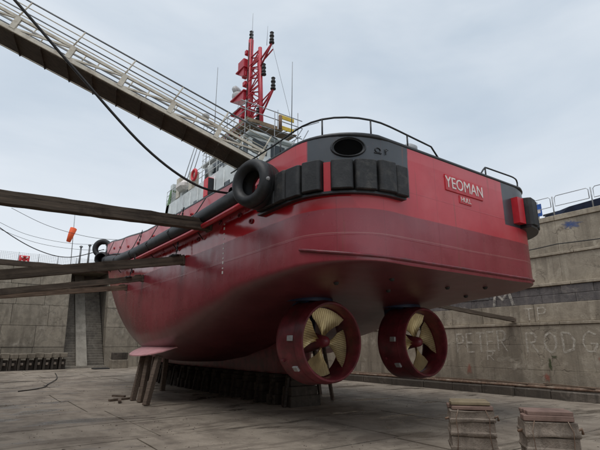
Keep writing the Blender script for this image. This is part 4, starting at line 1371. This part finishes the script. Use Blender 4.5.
for (Y, x, z0, z1, lab) in ((18.42, 6.75, 6.3, 8.4, 'chain holding up the second timber shore'), (23.95, 6.4, 6.0, 8.5, 'chain holding up the third timber shore')):
    m = MB()
    n = 26
    for k in range(n):
        t = k / (n - 1)
        p = Vector((x + (XC - hb(Y) - .08 - x) * t * .7, Y, z0 + (z1 - z0) * t))
        m.cbox(-.035, .035, -.012, .012, -.06, .06, .008, Matrix.Translation(p) @ Matrix.Rotation(R(90) * (k % 2), 4, 'Z'))
    m.tube([(x - .2, Y - .2, z0 - .05), (x - .2, Y + .2, z0 - .05), (x + .02, Y + .2, z0 - .03), (x + .02, Y - .2, z0 - .03), (x - .2, Y - .2, z0 - .05)], .05, 6)
    tag(m.build('chain', 'cable'), lab, 'chain', 'chains holding up the shores')

# ---------------------------------------------------------------- gangway
GA, GB = Vector((7.75, 13.42, 8.72)), Vector((-3.4, 16.2, 13.25))
gd = (GB - GA); GL = gd.length; gd.normalize()
gs = gd.cross(Vector((0, 0, 1))).normalized()       # sideways
gu = gs.cross(gd)
gw = thing('gangway', 'long cream metal gangway with handrails slanting down to the tug', 'gangway', tuple(GA))
def gp(t, s_, u):
    return GA + gd * t + gs * s_ + gu * u
NB = 22
for k in range(NB):
    a = GL * k / NB + .001; b = GL * (k + 1) / NB - .001
    m = MB()
    m.hexa([gp(a, -.52, -.03), gp(b, -.52, -.03), gp(b, .52, -.03), gp(a, .52, -.03), gp(a, -.52, .03), gp(b, -.52, .03), gp(b, .52, .03), gp(a, .52, .03)])
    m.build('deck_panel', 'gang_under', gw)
for k in range(15):
    t = .4 + k * (GL - .8) / 14
    MB().bar(gp(t, -.60, -.022), gp(t, .60, -.022), .10, .03, gd).build('cross_bearer', 'gang_under', gw)
for s_ in (-.62, .62):
    MB().bar(gp(0, s_, .05), gp(GL, s_, .05), .06, .13, gu).build('side_beam', 'cream', gw)
    MB().bar(gp(.2, s_, .52), gp(GL, s_, .52), .07, .09, gu).build('truss_chord', 'cream', gw)
    MB().tube([gp(.1, s_, .80), gp(GL, s_, .80)], .022, 6).build('mid_rail', 'railgrey', gw)
    MB().tube([gp(.1, s_, .30), gp(GL, s_, .30)], .018, 6).build('low_rail', 'railgrey', gw)
    MB().tube([gp(-.1, s_, 1.22), gp(GL, s_, 1.22)], .028, 6).build('handrail', 'railgrey', gw)
    n = 7
    for k in range(n + 1):
        t = .15 + k * (GL - .3) / n
        MB().bar(gp(t, s_, .08), gp(t, s_, .56), .09, .16, gd).build('truss_post', 'cream', gw)
        MB().tube([gp(t + .06, s_, .5), gp(t, s_, 1.22)], .026, 6).build('rail_post', 'cream', gw)
        if k < n:
            t2 = .15 + (k + 1) * (GL - .3) / n
            MB().bar(gp(t2 - .08, s_, .12), gp(t + .08, s_, .47), .05, .06, gu).build('diagonal', 'cream', gw)
            MB().tube([gp((t + t2) / 2, s_, .08), gp((t + t2) / 2, s_, .52)], .02, 6).build('stanchion', 'cream', gw)
    MB().tube([gp(.1, s_, 1.0), gp(GL, s_, 1.0)], .018, 6).build('upper_rail', 'cream', gw)
    MB().tube([gp(.1, s_, .66), gp(GL, s_, .66)], .018, 6).build('upper_rail', 'cream', gw)
for x, y_ in ((-3.0, 15.4), (-3.0, 16.9), (-4.4, 15.4), (-4.4, 16.9)):
    MB().tube([(x, y_, 9.74), (x, y_, 13.0)], .06, 8).build('trestle_leg', 'steel', gw)
for z in (10.4, 12.95):
    MB().bar((-3.0, 15.4, z), (-3.0, 16.9, z), .08, .08).build('trestle_rail', 'steel', gw)
    MB().bar((-4.4, 15.4, z), (-4.4, 16.9, z), .08, .08).build('trestle_rail', 'steel', gw)
MB().cbox(-4.6, -2.85, 15.2, 17.1, 13.0, 13.08, .01).build('trestle_platform', 'gang_under', gw)
fl_ = MB().lathe([(0, -.12), (.12, -.1), (.14, .05), (.06, .12), (0, .12)], 12, Matrix.Translation(gp(2.55, .62, 1.32)))
fl_.build('floodlight', 'zinc', gw)

# ---------------------------------------------------------------- cables
def cable(label, pts, r0, mat='cable', n=40, group=None, name='cable'):
    P = [Vector(p) for p in pts]
    out = []
    for i in range(len(P) - 1):
        p0 = P[max(i - 1, 0)]; p1 = P[i]; p2 = P[i + 1]; p3 = P[min(i + 2, len(P) - 1)]
        k = max(4, n // (len(P) - 1))
        for j in range(k):
            t = j / k
            out.append(.5 * ((2 * p1) + (p2 - p0) * t + (2 * p0 - 5 * p1 + 4 * p2 - p3) * t * t + (3 * p1 - p0 - 3 * p2 + p3) * t ** 3))
    out.append(P[-1])
    return tag(MB().tube(out, r0, 7).build(name, mat), label, 'cable', group)
cable('thick black mooring cable sagging from above the gangway down to the bulwark', [(-2.9, 12.9, 13.9), (-.29, 13.0, 11.75), (1.42, 13.2, 10.35), (3.7, 13.5, 8.62), (5.6, 13.8, 7.85), (7.22, 14.15, 7.95)], .042)
cable('dark rope sagging across the sky at left to the bow', [(-1.5, 40, 13.0), (.8, 40, 11.2), (3.5, 41, 10.0), (6.0, 41.5, 9.7), (8.6, 41, 10.6)], .035)
cable('uppermost thin wire strung above the far fence', [(2.0, 58, 17.4), (6, 58, 15.9), (11, 58, 15.2), (16, 58, 15.6)], .025, group='thin wires above the far fence')
cable('middle thin wire strung above the far fence', [(0.5, 58, 15.9), (4, 58, 14.6), (9, 58, 14.2), (15, 58, 15.0)], .02, group='thin wires above the far fence')
cable('lowest thin wire strung above the far fence', [(0.5, 58, 15.1), (5, 58, 13.8), (10, 58, 13.6), (15, 58, 14.3)], .02, group='thin wires above the far fence')
cable('thin hose trailing over the dock floor at the left', [(7.4, 50, .05), (6.4, 42, .05), (5.0, 36, .05), (4.2, 33, .05), (2.9, 31.5, .05)], .03)
for i, (x, h, lab) in enumerate(((8.5, 2.6, 'left of two dark mooring posts beyond the bow'), (9.5, 2.9, 'right of two dark mooring posts beyond the bow'), (11.6, 3.2, 'dark post with a lamp bracket beyond the bulwark'))):
    pz = thing('quay_post', lab, 'post', (x + 1.8, HY + 2.3, 12.1), 'posts beyond the bow')
    MB().tube([(x + 1.8, HY + 2.3, 12.0), (x + 1.8, HY + 2.3, 12.1 + h)], [.13, .10], 8).build('shaft', 'railgrey', pz)
    MB().lathe([(.2, 0), (.22, .1), (.1, .2), (0, .22)], 10, Matrix.Translation((x + 1.8, HY + 2.3, 12.1 + h))).build('cap', 'railgrey', pz)

# ---------------------------------------------------------------- foreground block piles
def pile(label, c, rz, seed, cap2):
    r2 = random.Random(seed)
    t = thing('block_pile', label, 'block', (c[0], c[1], 0), 'block piles in the foreground', rz)
    wv, dv = .49, .36
    def seg(z0, z1, name):
        m = MB()
        sw = r2.uniform(-.015, .03)
        h = z1 - z0
        prof = [(0, .995 + sw), (.08, 1.03 + sw), (.26, 1.03 + sw), (.36, .985), (.8, .98), (.96, .985), (1.0, .97)]
        vv = []
        for tt_, k in prof:
            j = .014
            for sx, sy in ((-1, -1), (0, -1), (1, -1), (1, 0), (1, 1), (0, 1), (-1, 1), (-1, 0)):
                vv.append((sx * wv * k + r2.uniform(-j, j), sy * dv * (k + .08 * (k - 1)) + r2.uniform(-j, j), z0 + h * tt_ + r2.uniform(-j, j)))
        ff = []
        for i in range(len(prof) - 1):
            for k in range(8):
                ff.append((i * 8 + k, i * 8 + (k + 1) % 8, (i + 1) * 8 + (k + 1) % 8, (i + 1) * 8 + k))
        ff += [tuple(reversed(range(8))), tuple((len(prof) - 1) * 8 + k for k in range(8))]
        m.add(vv, ff, True)
        return m.build(name, 'block', t, local=True, sharp=40)
    zz = -.02
    for k in range(4):
        hz_ = 1.14 / 4 + r2.uniform(-.03, .03)
        ze = min(zz + hz_, 1.12) if k < 3 else 1.12
        seg(zz, ze - .004, 'concrete_segment')
        zz = ze
    x = -dv * .95
    for k in range(2):
        wk = dv * 1.9 / 2
        MB().cbox(-wv * .97 + r2.uniform(-.03, .05), wv * .95 + r2.uniform(-.06, .03), x + .006, x + wk - .006, 1.125, 1.225 + r2.uniform(-.01, .01), .014).build('timber', 'cap_pink', t, local=True)
        x += wk
    x = -dv * .9
    for k in range(3):
        wk = dv * 1.8 / 3
        MB().cbox(-wv * .88 + r2.uniform(-.03, .03), wv * .88, x + .006, x + wk - .006, 1.228, 1.31 + r2.uniform(-.008, .008), .012).build('timber', cap2, t, local=True)
        x += wk
    # lifting wires
    for s_ in (-1, 1):
        MB().tube([(s_ * wv * .62, -dv * 1.02, 1.14), (s_ * wv * .75, -dv * 1.16, .95), (s_ * wv * .70, -dv * 1.14, .6), (s_ * wv * .8, -dv * 1.16, .2)], .009, 5).build('lifting_wire', 'rust', t, local=True)
    MB().tube([(wv * 1.0, -.1, .92), (wv * 1.22, -.12, .98), (wv * 1.25, -.1, .88)], .03, 6).build('lug', 'rust', t, local=True)
    MB().tube([(-wv * 1.0, -.1, .92), (-wv * 1.2, -.12, .90)], .03, 6).build('lug', 'rust', t, local=True)
    return t
pile('pile of concrete block segments with yellow timber cap, farther of the two', (10.1, 7.05), -R(48), 1, 'cap')
pile('pile of concrete block segments with pinkish timber cap, nearest the right edge', (9.95, 5.15), -R(50), 2, 'cap_pink')

# ---------------------------------------------------------------- grit and chips over the floor
r_ = random.Random(99)
m = MB()
for k in range(2600):
    d = 7 + 40 * r_.random() ** 1.6
    a = R(r_.uniform(0, 72))
    x, y = d * math.sin(a), d * math.cos(a)
    if not (0.6 < x < 23.6):
        continue
    q = r_.uniform(.004, .013) * (2.2 if r_.random() < .05 else 1)
    th = r_.uniform(0, PI)
    c_, s_ = math.cos(th), math.sin(th)
    l_ = q * r_.uniform(1, 2.6)
    base = [(-l_, -q), (l_, -q), (l_, q), (-l_, q)]
    pts = [(x + u * c_ - v * s_, y + u * s_ + v * c_) for u, v in base]
    h_ = q * r_.uniform(.5, 1.1)
    m.hexa([(px, py, -.01) for px, py in pts] + [(x + (px - x) * .6, y + (py - y) * .6, .008 + h_) for px, py in pts])
g = m.build('floor_grit', 'block')
g['kind'] = 'stuff'
g['label'] = 'scattered grit and chips on the dock floor'
g['category'] = 'grit'
